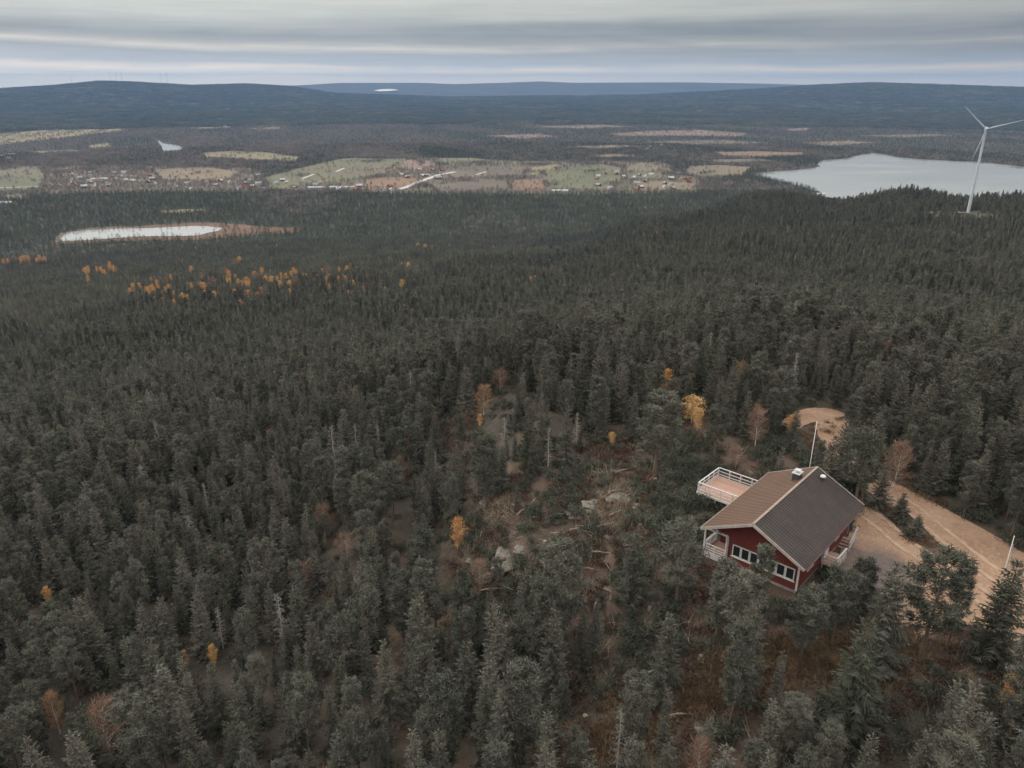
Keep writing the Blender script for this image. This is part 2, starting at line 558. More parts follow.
SK2 = [(-700, 90), (200, 88), (290, 85), (340, 82.3), (420, 82.2), (455, 83.5), (500, 82.3), (540, 80.8), (575, 82.2), (610, 82), (690, 81.8), (760, 83), (1024, 88), (1700, 90)]
def crest(sk, th, r):
    x, y = zip(*sk)
    a = np.arctan((384 - np.interp(th, px_az(x), y)) / FPX) - PITCH
    return CAM_Z + r * np.tan(a)
def height(x, y):
    x = np.asarray(x, dtype=float)
    y = np.asarray(y, dtype=float)
    r = np.hypot(x, y) + 1e-6
    th = np.degrees(np.arctan2(x, y))
    fi = np.clip(np.log(np.maximum(r, 1.0)) / LG[-1] * (len(LG) - 1), 0, len(LG) - 1.001)
    i = fi.astype(int)
    fr = fi - i
    j = np.clip(np.searchsorted(THS, th, side='right') - 1, 0, len(THS) - 2)
    ft = (th - THS[j]) / (THS[j + 1] - THS[j])
    ft = ft * ft * (3 - 2 * ft)
    z0 = TAB[j, i] * (1 - fr) + TAB[j, i + 1] * fr
    z1 = TAB[j + 1, i] * (1 - fr) + TAB[j + 1, i + 1] * fr
    z = z0 * (1 - ft) + z1 * ft
    # rolling ground on the hill, none on the cabin's plot and none on the valley floor
    plot = np.exp(-(((x - 30) / 24) ** 2 + ((y - 62) / 26) ** 2) ** 2)
    hill = sstep(-209, -195, z) * (1 - plot)
    z = z + hill * (wav(x, y, 26, 3) * 0.55 + wav(x, y, 9, 5) * 0.16) * sstep(20, 45, r)
    z = z + hill * sstep(150, 450, r) * wav(x, y, 130, 8) * 4.0
    z = z * (1 - np.exp(-(((x - 27) / 19) ** 2 + ((y - 60) / 19) ** 2) ** 3))
    # the country beyond the valley
    z = z + sstep(5200, 7500, r) * (wav(x, y, 1900, 21) * 16 + wav(x, y, 700, 22) * 5 + 14)
    for sk, rc, s0, s1 in ((SK1, 11500.0, 2300.0, 2000.0), (SK2, 19000.0, 2500.0, 3000.0)):
        c = crest(sk, th, rc) + 210 - 12
        w = np.where(r < rc, np.exp(-((r - rc) / s0) ** 2), np.exp(-((r - rc) / s1) ** 2))
        z = z + (np.maximum(c, 0) - np.maximum(z + 210, 0)) * w * (np.maximum(c, 0) > z + 210)
    return z
def ray(px, py):
    x = np.asarray(px, dtype=float) - 512
    y = 384 - np.asarray(py, dtype=float)
    c, s = math.cos(PITCH), math.sin(PITCH)
    return np.stack([x, FPX * c + y * s, -FPX * s + y * c], -1)
def on_plane(px, py, z):
    d = ray(px, py)
    return d * ((z - CAM_Z) / d[..., 2])[..., None] + np.array([0, 0, CAM_Z])
RS = np.geomspace(25, 22000, 1600)
def on_ground(px, py):
    d = ray(px, py)
    d = d / np.hypot(d[0], d[1])
    z = CAM_Z + RS * d[2]
    g = height(RS * d[0], RS * d[1])
    k = int(np.argmax(z <= g))
    r = RS[k]
    return np.array([r * d[0], r * d[1], float(height(r * d[0], r * d[1]))])
def project(P):
    c, s = math.cos(PITCH), math.sin(PITCH)
    X, Y, Z = P[..., 0], P[..., 1], P[..., 2] - CAM_Z
    dep = Y * c - Z * s
    up = Y * s + Z * c
    return 512 + FPX * X / dep, 384 - FPX * up / dep, dep
def inside(poly, x, y):
    x = np.asarray(x); y = np.asarray(y)
    c = np.zeros(x.shape, dtype=bool)
    n = len(poly)
    for i in range(n):
        x0, y0 = poly[i][0], poly[i][1]
        x1, y1 = poly[(i + 1) % n][0], poly[(i + 1) % n][1]
        if y0 == y1: continue
        c ^= ((y0 > y) != (y1 > y)) & (x < (x1 - x0) * (y - y0) / (y1 - y0) + x0)
    return c

# ------------------------------------------------------------------ ground: one sheet out to the horizon
def ground_mat():
    m, t, b = new_mat('hill_ground')
    ge = nd(t, 'ShaderNodeNewGeometry')
    p = ge.outputs['Position']
    ln = nd(t, 'ShaderNodeVectorMath', operation='LENGTH')
    t.links.new(p, ln.inputs[0])
    dist = ln.outputs['Value']
    n1 = tnoise(t, p, 0.10, 5.0, 0.6)
    n2 = tnoise(t, p, 0.9, 7.0, 0.7)
    n3 = tnoise(t, p, 0.23, 6.0, 0.65)
    near = tmix(t, trange(t, n1, 0.38, 0.62), (0.050, 0.046, 0.034), (0.090, 0.058, 0.046))
    near = tmix(t, trange(t, n3, 0.54, 0.66), near, (0.125, 0.09, 0.062))
    near = tmix(t, trange(t, n2, 0.60, 0.72), near, (0.16, 0.14, 0.118))
    near = tmix(t, trange(t, n2, 0.46, 0.30), near, (0.030, 0.027, 0.022))
    f1 = tnoise(t, p, 0.0016, 6.0, 0.6)
    f2 = tnoise(t, p, 0.012, 4.0, 0.6)
    far = tmix(t, trange(t, f1, 0.42, 0.60), (0.032, 0.038, 0.032), (0.048, 0.046, 0.042))
    far = tmix(t, trange(t, f2, 0.35, 0.7, 0.0, 0.6), far, (0.030, 0.034, 0.026))
    pc = nd(t, 'ShaderNodeVectorMath', operation='DISTANCE')
    t.links.new(p, pc.inputs[0])
    pc.inputs[1].default_value = (16, 58, 0)
    wob = tmath(t, 'ADD', pc.outputs['Value'], tmath(t, 'MULTIPLY', tmath(t, 'SUBTRACT', n1, 0.5), 30.0))
    litter = tmix(t, trange(t, n2, 0.35, 0.68), (0.026, 0.024, 0.019), (0.056, 0.045, 0.034))
    moss = tmix(t, trange(t, n2, 0.35, 0.68), (0.050, 0.050, 0.036), (0.085, 0.078, 0.055))
    litter = tmix(t, trange(t, dist, 220, 560), litter, moss)
    near = tmix(t, trange(t, wob, 26, 42), near, litter)
    c = tmix(t, trange(t, dist, 900, 1500), near, far)
    t.links.new(c, b.inputs['Base Color'])
    tbump(t, b, n2, 0.6, 0.12)
    return m
M['ground'] = ground_mat()
def build_ground():
    a_front = np.radians(np.arange(-46, 46.01, 0.34))
    a_back = np.radians(np.linspace(46, 314, 42)[1:-1])
    ang = np.concatenate([a_front, a_back])
    rr = np.concatenate([[3.0, 8, 14], np.geomspace(20, 23000, 640)])
    A, RR = np.meshgrid(ang, rr)
    X, Y = RR * np.sin(A), RR * np.cos(A)
    Z = height(X, Y)
    nr, na = X.shape
    V = np.stack([X, Y, Z], -1).reshape(-1, 3)
    V = np.concatenate([V, [[0, 0, float(Z[0].mean())]]])
    i = np.arange(nr - 1)[:, None] * na
    j = np.arange(na)[None, :]
    j2 = (j + 1) % na
    Q = np.stack([i + j, i + j2, i + na + j2, i + na + j], -1).reshape(-1, 4)[:, ::-1]
    c = len(V) - 1
    T = np.stack([np.full(na, c), (np.arange(na) + 1) % na, np.arange(na)], -1)[:, ::-1]
    me = mesh_np('ground', V, [Q[:, ::-1], T[:, ::-1]], [M['ground']], smooth=True)
    return tag(link('ground', me), 'forested hill ground falling away to a wide valley', None, None, 'structure')
build_ground()

# ------------------------------------------------------------------ haze: one closed box round everything
def build_haze():
    m = bpy.data.materials.new('haze_air')
    m.use_nodes = True
    t = m.node_tree
    t.nodes.clear()
    o = t.nodes.new('ShaderNodeOutputMaterial')
    v = t.nodes.new('ShaderNodeVolumePrincipled')
    v.inputs['Color'].default_value = (0.20, 0.345, 0.61, 1)
    v.inputs['Density'].default_value = 4.6e-5
    v.inputs['Anisotropy'].default_value = 0.0
    t.links.new(v.outputs[0], o.inputs['Volume'])
    b = MB().box(-23500, 23500, -23500, 23500, -262, 245)
    h = b.build('haze', m)
    return tag(h, 'thin blue haze over the far valley', None, None, 'stuff')
build_haze()

# ------------------------------------------------------------------ sheets on the ground: fields, water, roads
VZ = -210.0
def smooth_poly(pts, n=5, jit=0.0, seed=0):
    """closed Catmull-Rom outline with a little wobble"""
    r = np.random.RandomState(seed)
    P = np.asarray(pts, dtype=float)
    N = len(P)
    o = []
    for i in range(N):
        p0, p1, p2, p3 = P[i - 1], P[i], P[(i + 1) % N], P[(i + 2) % N]
        for k in range(n):
            t = k / n
            q = 0.5 * (2 * p1 + (p2 - p0) * t + (2 * p0 - 5 * p1 + 4 * p2 - p3) * t * t + (3 * p1 - p0 - 3 * p2 + p3) * t ** 3)
            o.append(q + (r.uniform(-1, 1, len(q)) * jit))
    return np.array(o)
def rough_poly(pts, n=4, jit=0.0, seed=0):
    r = np.random.RandomState(seed)
    P = np.asarray(pts, dtype=float)
    o = []
    for i in range(len(P)):
        for k in range(n):
            o.append(P[i] + (P[(i + 1) % len(P)] - P[i]) * k / n + r.uniform(-jit, jit, 2))
    return np.array(o)
def sheet(name, poly, zoff, m, zfun=None, label=None):
    import bmesh
    poly = np.asarray(poly)
    if zfun is None:
        z = np.full(len(poly), VZ + zoff)
    else:
        z = zfun(poly[:, 0], poly[:, 1]) + zoff
    bm = bmesh.new()
    vv = [bm.verts.new((poly[i, 0], poly[i, 1], z[i])) for i in range(len(poly))]
    f = bm.faces.new(vv)
    bm.normal_update()
    if f.normal.z < 0:
        bmesh.ops.reverse_faces(bm, faces=[f])
    bmesh.ops.triangulate(bm, faces=bm.faces[:])
    me = bpy.data.meshes.new(name)
    bm.to_mesh(me)
    bm.free()
    me.materials.append(m)
    return tag(link(name, me), label, None, None, 'structure')
def vpoly(pts):
    a = np.array(pts, dtype=float)
    return on_plane(a[:, 0], a[:, 1], VZ)[:, :2]
LAKE = vpoly([(752, 174), (775, 171.5), (800, 169.5), (816, 167.5), (818, 163), (824, 160), (846, 158.5), (858, 155), (872, 153), (884, 154), (900, 157.5), (925, 159.5), (955, 161), (990, 163), (1024, 167), (1075, 171), (1130, 178), (1140, 200), (1000, 210), (840, 205), (822, 198), (816, 191), (803, 186.5), (780, 181.5)])
POND = vpoly([(61, 239), (70, 233), (92, 230.5), (120, 229), (150, 228.5), (170, 227.5), (196, 226.5), (216, 227.5), (222, 230), (207, 233.5), (196, 236), (172, 236.5), (140, 237), (110, 239), (82, 241), (64, 241.5)])
MARSH = vpoly([(52, 241), (62, 233), (90, 228.5), (130, 226.5), (165, 224.5), (200, 222.5), (235, 224), (268, 227), (300, 228), (292, 233), (255, 235), (225, 238), (190, 240), (140, 241), (90, 243), (60, 244)])
RIVER = vpoly([(154, 139.5), (160, 141), (165, 143.5), (178, 145.5), (183, 148), (181, 151), (170, 152), (163, 152.5), (162, 147), (158, 142.5)])
FARW = np.array([on_ground(*p)[:2] for p in [(374, 91.6), (380, 90.2), (388, 89.8), (396, 90.4), (398, 91.4), (388, 92.2), (379, 92.4)]])
M['pale_sand'] = noisy_mat('pale_sand', (0.58, 0.54, 0.48), (0.7, 0.66, 0.6), 0.01, 0.9, 0.2, 0.0, 4.0, 'World')
sheet('sand_pit', FARW, 17.0, M['pale_sand'], lambda x, y: height(x, y), 'thin pale sand pit far off under the hills')
def field_mat(name, c0, c1):
    m, t, b = new_mat(name)
    p = nd(t, 'ShaderNodeNewGeometry').outputs['Position']
    n1 = tnoise(t, p, 0.006, 6.0, 0.65)
    n2 = tnoise(t, p, 0.0022, 3.0, 0.5)
    c = tmix(t, trange(t, n1, 0.36, 0.64), c0, c1)
    c = tmix(t, trange(t, n2, 0.46, 0.62, 0.0, 0.7), c, (0.13, 0.105, 0.072))
    t.links.new(c, b.inputs['Base Color'])
    return m
FM = {'g': field_mat('green_field', (0.078, 0.082, 0.043), (0.121, 0.117, 0.066)),
      'y': field_mat('yellow_field', (0.133, 0.113, 0.062), (0.191, 0.156, 0.090)),
      't': field_mat('stubble_field', (0.129, 0.100, 0.062), (0.183, 0.140, 0.090)),
      'o': field_mat('rust_field', (0.140, 0.086, 0.055), (0.195, 0.121, 0.078)),
      'b': field_mat('brown_field', (0.090, 0.074, 0.056), (0.129, 0.101, 0.076)),
      'p': field_mat('pinkish_field', (0.148, 0.101, 0.082), (0.195, 0.133, 0.109)),
      'm': field_mat('red_marsh', (0.098, 0.058, 0.039), (0.144, 0.082, 0.053))}
sheet('water', smooth_poly(LAKE, 5, 11, 1), 0.5, M['water'], label='wide pale grey lake below the ridge')
sheet('water', smooth_poly(POND, 4, 2, 2), 0.9, M['water'], label='small bright lake ringed by red marsh')
sheet('water', smooth_poly(RIVER, 3, 3, 3), 0.5, M['water'], label='bright bend of river among bare trees')
sheet('marsh', smooth_poly(MARSH, 4, 5, 4), 0.4, FM['m'], label='rust red marsh round the small lake')
FIELDS = [
    ('g', [(-60, 172), (0, 170), (40, 168), (46, 178), (40, 189), (0, 193), (-60, 196)]),
    ('y', [(-60, 138), (0, 134), (60, 128.5), (105, 126), (133, 126.5), (128, 130.5), (95, 134), (55, 139), (0, 145), (-60, 150)]),
    ('t', [(152, 170), (180, 168), (212, 168), (242, 172), (232, 179), (205, 182), (162, 181)]),
    ('g', [(262, 178), (300, 168), (345, 158), (412, 159), (424, 164), (392, 172), (366, 178), (330, 184), (268, 189)]),
    ('o', [(366, 179), (392, 177), (421, 178), (412, 186), (398, 189), (362, 189)]),
    ('p', [(408, 160), (435, 160), (436, 166), (420, 169), (386, 170)]),
    ('y', [(200, 153), (232, 151), (262, 152), (300, 157), (296, 162), (262, 161), (206, 158)]),
    ('y', [(190, 127), (208, 124), (232, 125), (230, 128), (192, 129.5)]),
    ('g', [(545, 172), (572, 167), (602, 164), (622, 168), (622, 184), (600, 191), (548, 191)]),
    ('o', [(512, 180), (543, 179), (545, 191), (512, 190)]),
    ('y', [(626, 165), (642, 163), (662, 166), (662, 171), (626, 173)]),
    ('g', [(626, 174), (662, 172), (662, 180), (627, 180)]),
    ('t', [(627, 181), (662, 181), (700, 184), (690, 190), (640, 190)]),
    ('y', [(530, 168), (560, 164), (553, 170), (532, 176)]),
    ('t', [(690, 166), (720, 165), (752, 167), (742, 176), (700, 178), (684, 173)]),
    ('p', [(606, 134), (650, 131), (700, 130), (748, 133.5), (742, 137), (690, 136), (620, 136.5)]),
    ('o', [(712, 152), (760, 151.5), (803, 152.5), (806, 156), (760, 157.5), (722, 157)]),
    ('b', [(430, 186), (470, 181), (508, 181), (508, 191), (440, 193)]),
    ('b', [(430, 172), (470, 166), (528, 167), (524, 176), (460, 179)]),
    ('y', [(88, 146), (108, 143), (113, 147), (94, 150)]),
    ('p', [(480, 136), (540, 134), (560, 137), (520, 139)]),
    ('p', [(786, 129), (812, 128), (806, 131), (790, 131.5)]),
    ('g', [(425, 158.5), (470, 158), (500, 161), (450, 164), (437, 163)]),
    ('t', [(0, 196), (18, 195), (30, 197), (10, 199)]),
    ('y', [(160, 211), (200, 209), (212, 210), (190, 213), (164, 213.5)]),
    ('p', [(520, 127), (600, 125), (640, 127), (580, 129)]), ('b', [(640, 142), (720, 140), (770, 143), (700, 146)]), ('t', [(800, 143), (850, 141), (880, 143), (830, 146)]),
    ('b', [(850, 136), (930, 134), (960, 136), (900, 138)]), ('p', [(330, 121), (400, 119), (430, 121), (370, 123)]), ('b', [(0, 122), (60, 119), (90, 121), (20, 124)]),
    ('y', [(246, 129), (276, 127), (290, 128.5), (260, 130.5)]), ('t', [(560, 147), (620, 145), (650, 147), (600, 149.5)]), ('b', [(700, 160), (760, 159), (780, 162), (720, 164)]),
    ('o', [(585, 156), (615, 154), (640, 156), (610, 158.5)]), ('t', [(25, 152), (70, 150), (85, 152), (40, 154.5)]),
]
FPOLY = []
MEADOW = vpoly([(262, 186), (300, 171), (345, 161), (430, 158), (520, 161), (600, 161), (665, 163), (672, 170), (700, 180), (696, 192), (600, 194), (500, 194), (400, 193), (330, 191)])
sheet('meadow', smooth_poly(MEADOW, 4, 8, 49), 0.1, field_mat('rough_meadow', (0.085, 0.074, 0.052), (0.13, 0.106, 0.073)), label='rough brown meadow land round the village fields')
MEAD2 = vpoly([(-60, 168), (40, 166), (130, 166), (240, 167), (262, 172), (258, 190), (160, 192), (60, 194), (-60, 197)])
sheet('meadow', smooth_poly(MEAD2, 4, 8, 48), 0.1, FM['b'], label='brown open land round the village houses')
for k, (c, pts) in enumerate(FIELDS):
    P = vpoly(pts)
    FPOLY.append(P)
    sheet('field', rough_poly(P, 4, 7, 50 + k), 0.2 + 0.02 * k, FM[c])

def catmull(pts, n=8):
    P = np.asarray(pts, dtype=float)
    P = np.concatenate([[2 * P[0] - P[1]], P, [2 * P[-1] - P[-2]]])
    o = []
    for i in range(1, len(P) - 2):
        p0, p1, p2, p3 = P[i - 1:i + 3]
        for k in range(n):
            t = k / n
            o.append(0.5 * (2 * p1 + (p2 - p0) * t + (2 * p0 - 5 * p1 + 4 * p2 - p3) * t * t + (3 * p1 - p0 - 3 * p2 + p3) * t ** 3))
    o.append(P[-2])
    return np.array(o)
ROADS = []
def ribbon(name, pts, width, zoff, m, label, n=8, jit=0.0, seed=1, keepout=True):
    r = np.random.RandomState(seed)
    P = catmull(pts, n)
    d = np.gradient(P, axis=0)
    d /= np.linalg.norm(d, axis=1)[:, None]
    nn = np.stack([d[:, 1], -d[:, 0]], -1)
    w = np.interp(np.linspace(0, 1, len(P)), np.linspace(0, 1, len(np.atleast_1d(width))), np.atleast_1d(width)) if np.ndim(width) else np.full(len(P), width)
    cols = []
    for s in (-1, -0.5, 0, 0.5, 1):
        q = P + nn * (w * s / 2)[:, None]
        if abs(s) == 1:
            q = q + nn * (r.uniform(-jit, jit, len(P)))[:, None]
        cols.append(np.concatenate([q, (height(q[:, 0], q[:, 1]) + zoff)[:, None]], 1))
    V = np.stack(cols, 1).reshape(-1, 3)
    i = np.arange(len(P) - 1)[:, None] * 5
    j = np.arange(4)[None, :]
    Q = np.stack([i + j, i + 5 + j, i + 6 + j, i + 1 + j], -1).reshape(-1, 4)
    me = mesh_np(name, V, [Q], [m], smooth=True)
    if keepout:
        ROADS.append((P, np.max(w) / 2))
    return tag(link(name, me), label, None, None, 'structure')

def gp(px, py, z=0.0):
    q = on_plane(px, py, z)
    return (float(q[0]), float(q[1]))
YARD = np.array([gp(*p) for p in [(857, 511), (872, 508), (890, 522), (910, 541), (932, 556), (950, 560), (936, 541), (914, 520), (896, 503), (890, 492), (899, 486), (915, 494), (950, 512), (990, 534), (1034, 560), (1085, 590), (1085, 690), (1020, 668), (1003, 645), (985, 632), (962, 624), (940, 628), (915, 640), (892, 620), (878, 590), (866, 585), (842, 578), (838, 560), (850, 530)]])
TRACK = np.array([gp(*p) for p in [(893, 497), (872, 478), (856, 463), (840, 448), (826, 432), (818, 418)]])
def flat0(x, y):
    return height(x, y)
sheet('gravel_road', smooth_poly(YARD, 6, 0.10, 9), 0.09, M['gravel'], flat0, 'broad sandy gravel road and yard beside the red cabin')
PARK = np.array([gp(*p) for p in [(852, 541), (862, 529), (876, 541), (889, 556), (893, 572), (886, 592), (872, 592), (850, 582), (842, 566)]])
ribbon('gravel_road', [gp(*p) for p in [(905, 506), (880, 487), (858, 466), (842, 448), (832, 430), (834, 416)]], 3.6, 0.07, M['gravel'], 'narrow gravel track running on behind the cabin', 8, 0.15, 4)
ribbon('gravel_road', [gp(1060, 640), gp(1110, 668), (58, 46), (66, 40), (80, 36), (100, 34)], [6.5, 5.5, 4.5, 4.2, 4.0, 4.0], 0.07, M['gravel'], 'gravel road leading on down the hill from the yard', 8, 0.2, 5)
LOOP = np.array([gp(*p) for p in [(781, 424), (786, 414), (800, 408.5), (820, 406), (838, 406.5), (846, 412), (836, 417), (818, 421), (803, 426), (793, 432)]])
sheet('gravel_road', smooth_poly(LOOP, 5, 0.12, 12), 0.09, M['gravel'], flat0, 'turning place of pale gravel among the trees behind the cabin')
PATH = [on_ground(*p)[:2] for p in [(560, 764), (590, 748), (625, 734), (655, 720), (690, 705), (712, 690), (740, 676)]]
M['path'] = noisy_mat('trodden_path', (0.070, 0.047, 0.033), (0.155, 0.098, 0.060), 0.9, 0.95, 0.1, 0.5, 8.0, 'World')
ribbon('path', PATH, [0.7, 1.0, 0.8, 1.2, 0.8, 0.5], 0.10, M['path'], 'rusty brown foot path through the lower trees', 10, 0.15, 6)
PATH2 = [on_ground(*p)[:2] for p in [(905, 640), (880, 660), (850, 668), (820, 662), (780, 662), (750, 672)]]
ribbon('path', PATH2, [1.2, 1.3, 1.0, 0.9, 0.6], 0.10, M['path'], 'brown grassy path leading from the yard below the cabin', 10, 0.15, 7)
M['rut'] = noisy_mat('wheel_rut', (0.27, 0.185, 0.135), (0.37, 0.27, 0.20), 1.2, 0.95, 0.1, 0.4, 8.0, 'World')
for cx_ in ([(1040, 608), (985, 568), (945, 537), (915, 512), (893, 497)], [(1030, 640), (975, 592), (938, 566), (905, 545), (880, 524), (864, 512)]):
    C_ = np.array([gp(*p) for p in cx_])
    dd = np.gradient(C_, axis=0); dd /= np.linalg.norm(dd, axis=1)[:, None]
    for sg_ in (-0.8, 0.8):
        ribbon('wheel_rut', C_ + np.stack([dd[:, 1], -dd[:, 0]], -1) * sg_, 0.42, 0.115 if cx_[0][0] == 1040 else 0.125, M['rut'], 'pale wheel rut worn along the gravel road', 8, 0.09, int(30 + sg_ * 10), keepout=False)
# roads of the valley
ribbon('road', vpoly([(400, 189.5), (410, 186), (424, 180.5), (438, 175.5), (455, 172)]), 16, 0.9, M['valley_road'], 'pale straight road through the village fields')
for pts in ([(302, 179), (314, 174.5)], [(336, 172), (344, 168.5)], [(476, 175), (486, 172)], [(255, 175), (270, 173)], [(0, 188), (40, 187)]):
    ribbon('road', vpoly([pts[0], ((pts[0][0] + pts[1][0]) / 2, (pts[0][1] + pts[1][1]) / 2), pts[1]]), 9, 0.95, M['valley_road'], 'short pale stretch of village road')
def polar(px, r_):
    a_ = math.atan((px - 512) / 770.6)
    x_, y_ = r_ * math.sin(a_), r_ * math.cos(a_)
    return np.array([x_, y_, float(height(x_, y_))])
TURB = polar(968.5, 860.0)
TRK = [polar(*p)[:2] for p in [(969, 856), (955, 862), (940, 858), (930, 846), (929, 832), (938, 818), (957, 806)]]
ribbon('gravel_road', TRK, 6, 0.5, M['gravel'], 'gravel access track curving to the tall wind turbine', 8, 0.3, 8)

# ------------------------------------------------------------------ plants: parts of the tree meshes
def slivers(B, D, L, W, rs, flat=0.6):
    """narrow pointed triangles: B base points, D unit directions, L lengths, W base widths"""
    B = np.asarray(B); D = np.asarray(D)
    n = len(B)
    D = D / (np.linalg.norm(D, axis=1)[:, None] + 1e-9)
    up = np.zeros((n, 3)); up[:, 2] = flat
    up += rs.normal(0, 1, (n, 3)) * (1 - flat)
    S = np.cross(D, up)
    S /= (np.linalg.norm(S, axis=1)[:, None] + 1e-9)
    L = np.broadcast_to(L, (n,))[:, None]
    W = np.broadcast_to(W, (n,))[:, None]
    V = np.stack([B - S * W / 2, B + S * W / 2, B + D * L], 1).reshape(-1, 3)
    F = np.arange(3 * n).reshape(-1, 3)
    return V, F
def sticks(P, Q, r0, r1):
    """three-sided tapered sticks from P to Q"""
    P = np.asarray(P); Q = np.asarray(Q)
    n = len(P)
    r0 = np.broadcast_to(r0, (n,)); r1 = np.broadcast_to(r1, (n,))
    D = Q - P
    D = D / (np.linalg.norm(D, axis=1)[:, None] + 1e-9)
    u = np.where(np.abs(D[:, 2:3]) > 0.9, [[1.0, 0, 0]], [[0, 0, 1.0]])
    S = np.cross(D, u); S /= np.linalg.norm(S, axis=1)[:, None]
    T = np.cross(S, D)
    V = np.zeros((n, 6, 3))
    for k in range(3):
        a = 2 * math.pi * k / 3
        o = S * math.cos(a) + T * math.sin(a)
        V[:, k] = P + o * r0[:, None]
        V[:, 3 + k] = Q + o * r1[:, None]
    b = np.arange(n)[:, None] * 6
    F = np.concatenate([np.concatenate([b + k, b + (k + 1) % 3, b + 3 + (k + 1) % 3, b + 3 + k], 1) for k in range(3)])
    return V.reshape(-1, 3), F
def stem(h, r, rs, n=7, seg=6, lean=0.02, top=0.06):
    V, F = [], []
    wob = np.cumsum(rs.normal(0, lean, (seg + 1, 2)), 0) * h * 0.25
    wob -= wob[0]
    for k in range(seg + 1):
        t = k / seg
        rad = r * (1 - t) ** 0.9 + r * top
        if k == 0: rad *= 1.25
        for i in range(n):
            a = 2 * math.pi * i / n
            V.append((wob[k, 0] + rad * math.cos(a), wob[k, 1] + rad * math.sin(a), t * h - (0.4 if k == 0 else 0)))
    for k in range(seg):
        for i in range(n):
            F.append((k * n + i, k * n + (i + 1) % n, (k + 1) * n + (i + 1) % n, (k + 1) * n + i))
    ax = lambda z: np.array([np.interp(z / h, np.linspace(0, 1, seg + 1), wob[:, 0]), np.interp(z / h, np.linspace(0, 1, seg + 1), wob[:, 1]), z])
    return np.array(V), np.array(F), ax
def join(parts):
    V, F, b = [], [], 0
    for v, f in parts:
        V.append(v); F.append(np.asarray(f) + b); b += len(v)
    return np.concatenate(V), F
H0 = 9.0
def gen_spruce(seed, h=H0, Rm=1.75, levels=30, tw=0.13, step=0.15, ragged=0.25, low=0.05):
    rs = np.random.RandomState(seed)
    tv, tf, ax = stem(h, 0.13, rs, lean=0.006)
    B, D, L, W = [], [], [], []
    SP, SQ = [], []
    for k in range(levels):
        t = low + (1 - low) * ((k + rs.uniform(-.35, .35)) / levels)
        t = min(max(t, low), 0.985)
        prof_ = (1 - t) ** 0.82
        nb = rs.randint(5, 8) if t < 0.85 else rs.randint(3, 5)
        az0 = rs.uniform(0, 6.28)
        for q in range(nb):
            if rs.rand() < 0.07: continue
            a = az0 + 6.28 * q / nb + rs.uniform(-.35, .35)
            bl = (Rm * prof_ * rs.uniform(1 - ragged, 1 + ragged * 0.8) + 0.16)
            pitch = -0.42 + 0.95 * t + rs.uniform(-.12, .12)
            hd = np.array([math.cos(a), math.sin(a), 0])
            ld = np.array([-math.sin(a), math.cos(a), 0])
            n = max(3, int(bl / step))
            s = np.linspace(0.16, 1.0, n)
            base = ax(t * h)
            zc = s * bl * math.tan(pitch) + 0.22 * bl * s ** 2.2
            pts = base + hd * (s * bl)[:, None] + np.array([0, 0, 1.0]) * zc[:, None]
            SP.append(base); SQ.append(pts[-1])
            for side in (-1, 1):
                tl = np.clip(bl * (0.62 * (1 - s) + 0.20), 0.16, 0.62) * rs.uniform(.7, 1.25, n)
                dr = hd * rs.uniform(.45, .9, (n, 1)) + ld * side * rs.uniform(.6, 1.0, (n, 1)) + np.array([0, 0, 1.0]) * rs.uniform(-.55, .12, (n, 1))
                B.append(pts); D.append(dr); L.append(tl); W.append(np.full(n, tw) * rs.uniform(.7, 1.3, n))
            B.append(pts[-2:]); D.append(np.repeat(hd[None] + [[0, 0, .15]], 2, 0)); L.append(np.full(2, .34)); W.append(np.full(2, tw))
            # hanging twigs
            m_ = rs.rand(n) < 0.45
            if m_.any():
                B.append(pts[m_]); D.append(np.array([[0, 0, -1.0]]) + rs.normal(0, .3, (m_.sum(), 3))); L.append(rs.uniform(.18, .38, m_.sum())); W.append(np.full(m_.sum(), tw))
    top = ax(h)
    B.append(np.repeat(top[None] - [[0, 0, .25]], 5, 0)); D.append(rs.normal(0, .22, (5, 3)) + [[0, 0, 1]]); L.append(np.full(5, .5)); W.append(np.full(5, .09))
    cv, cf = slivers(np.concatenate(B), np.concatenate(D), np.concatenate(L), np.concatenate(W), rs, 0.62)
    sv, sf = sticks(np.array(SP), np.array(SQ), 0.025, 0.006)
    TV, TF = join([(tv, tf), (sv, sf)])
    return (TV, TF), (cv, [cf])
def gen_core(seed, h, Rm, low=0.06):
    rs = np.random.RandomState(seed + 900)
    V, F = [], []
    for lv in range(5):
        t0 = low + (0.9 - low) * lv / 5
        t1 = min(0.97, t0 + 0.34)
        r0 = Rm * (1 - t0) ** .82 * .78
        b = len(V)
        n = 9
        for i in range(n):
            a = 2 * math.pi * i / n + rs.uniform(-.2, .2)
            q = r0 * rs.uniform(.65, 1.15)
            V.append((q * math.cos(a), q * math.sin(a), h * t0 + rs.uniform(-.15, .2)))
        V.append((0, 0, h * t1))
        F += [(b + i, b + (i + 1) % n, b + n) for i in range(n)]
    return np.array(V), np.array(F)
def with_core(g, seed, h, Rm):
    T, C = g
    V, F = gen_core(seed, h, Rm)
    return T, (np.concatenate([C[0], V]), list(C[1]) + [F + len(C[0])])
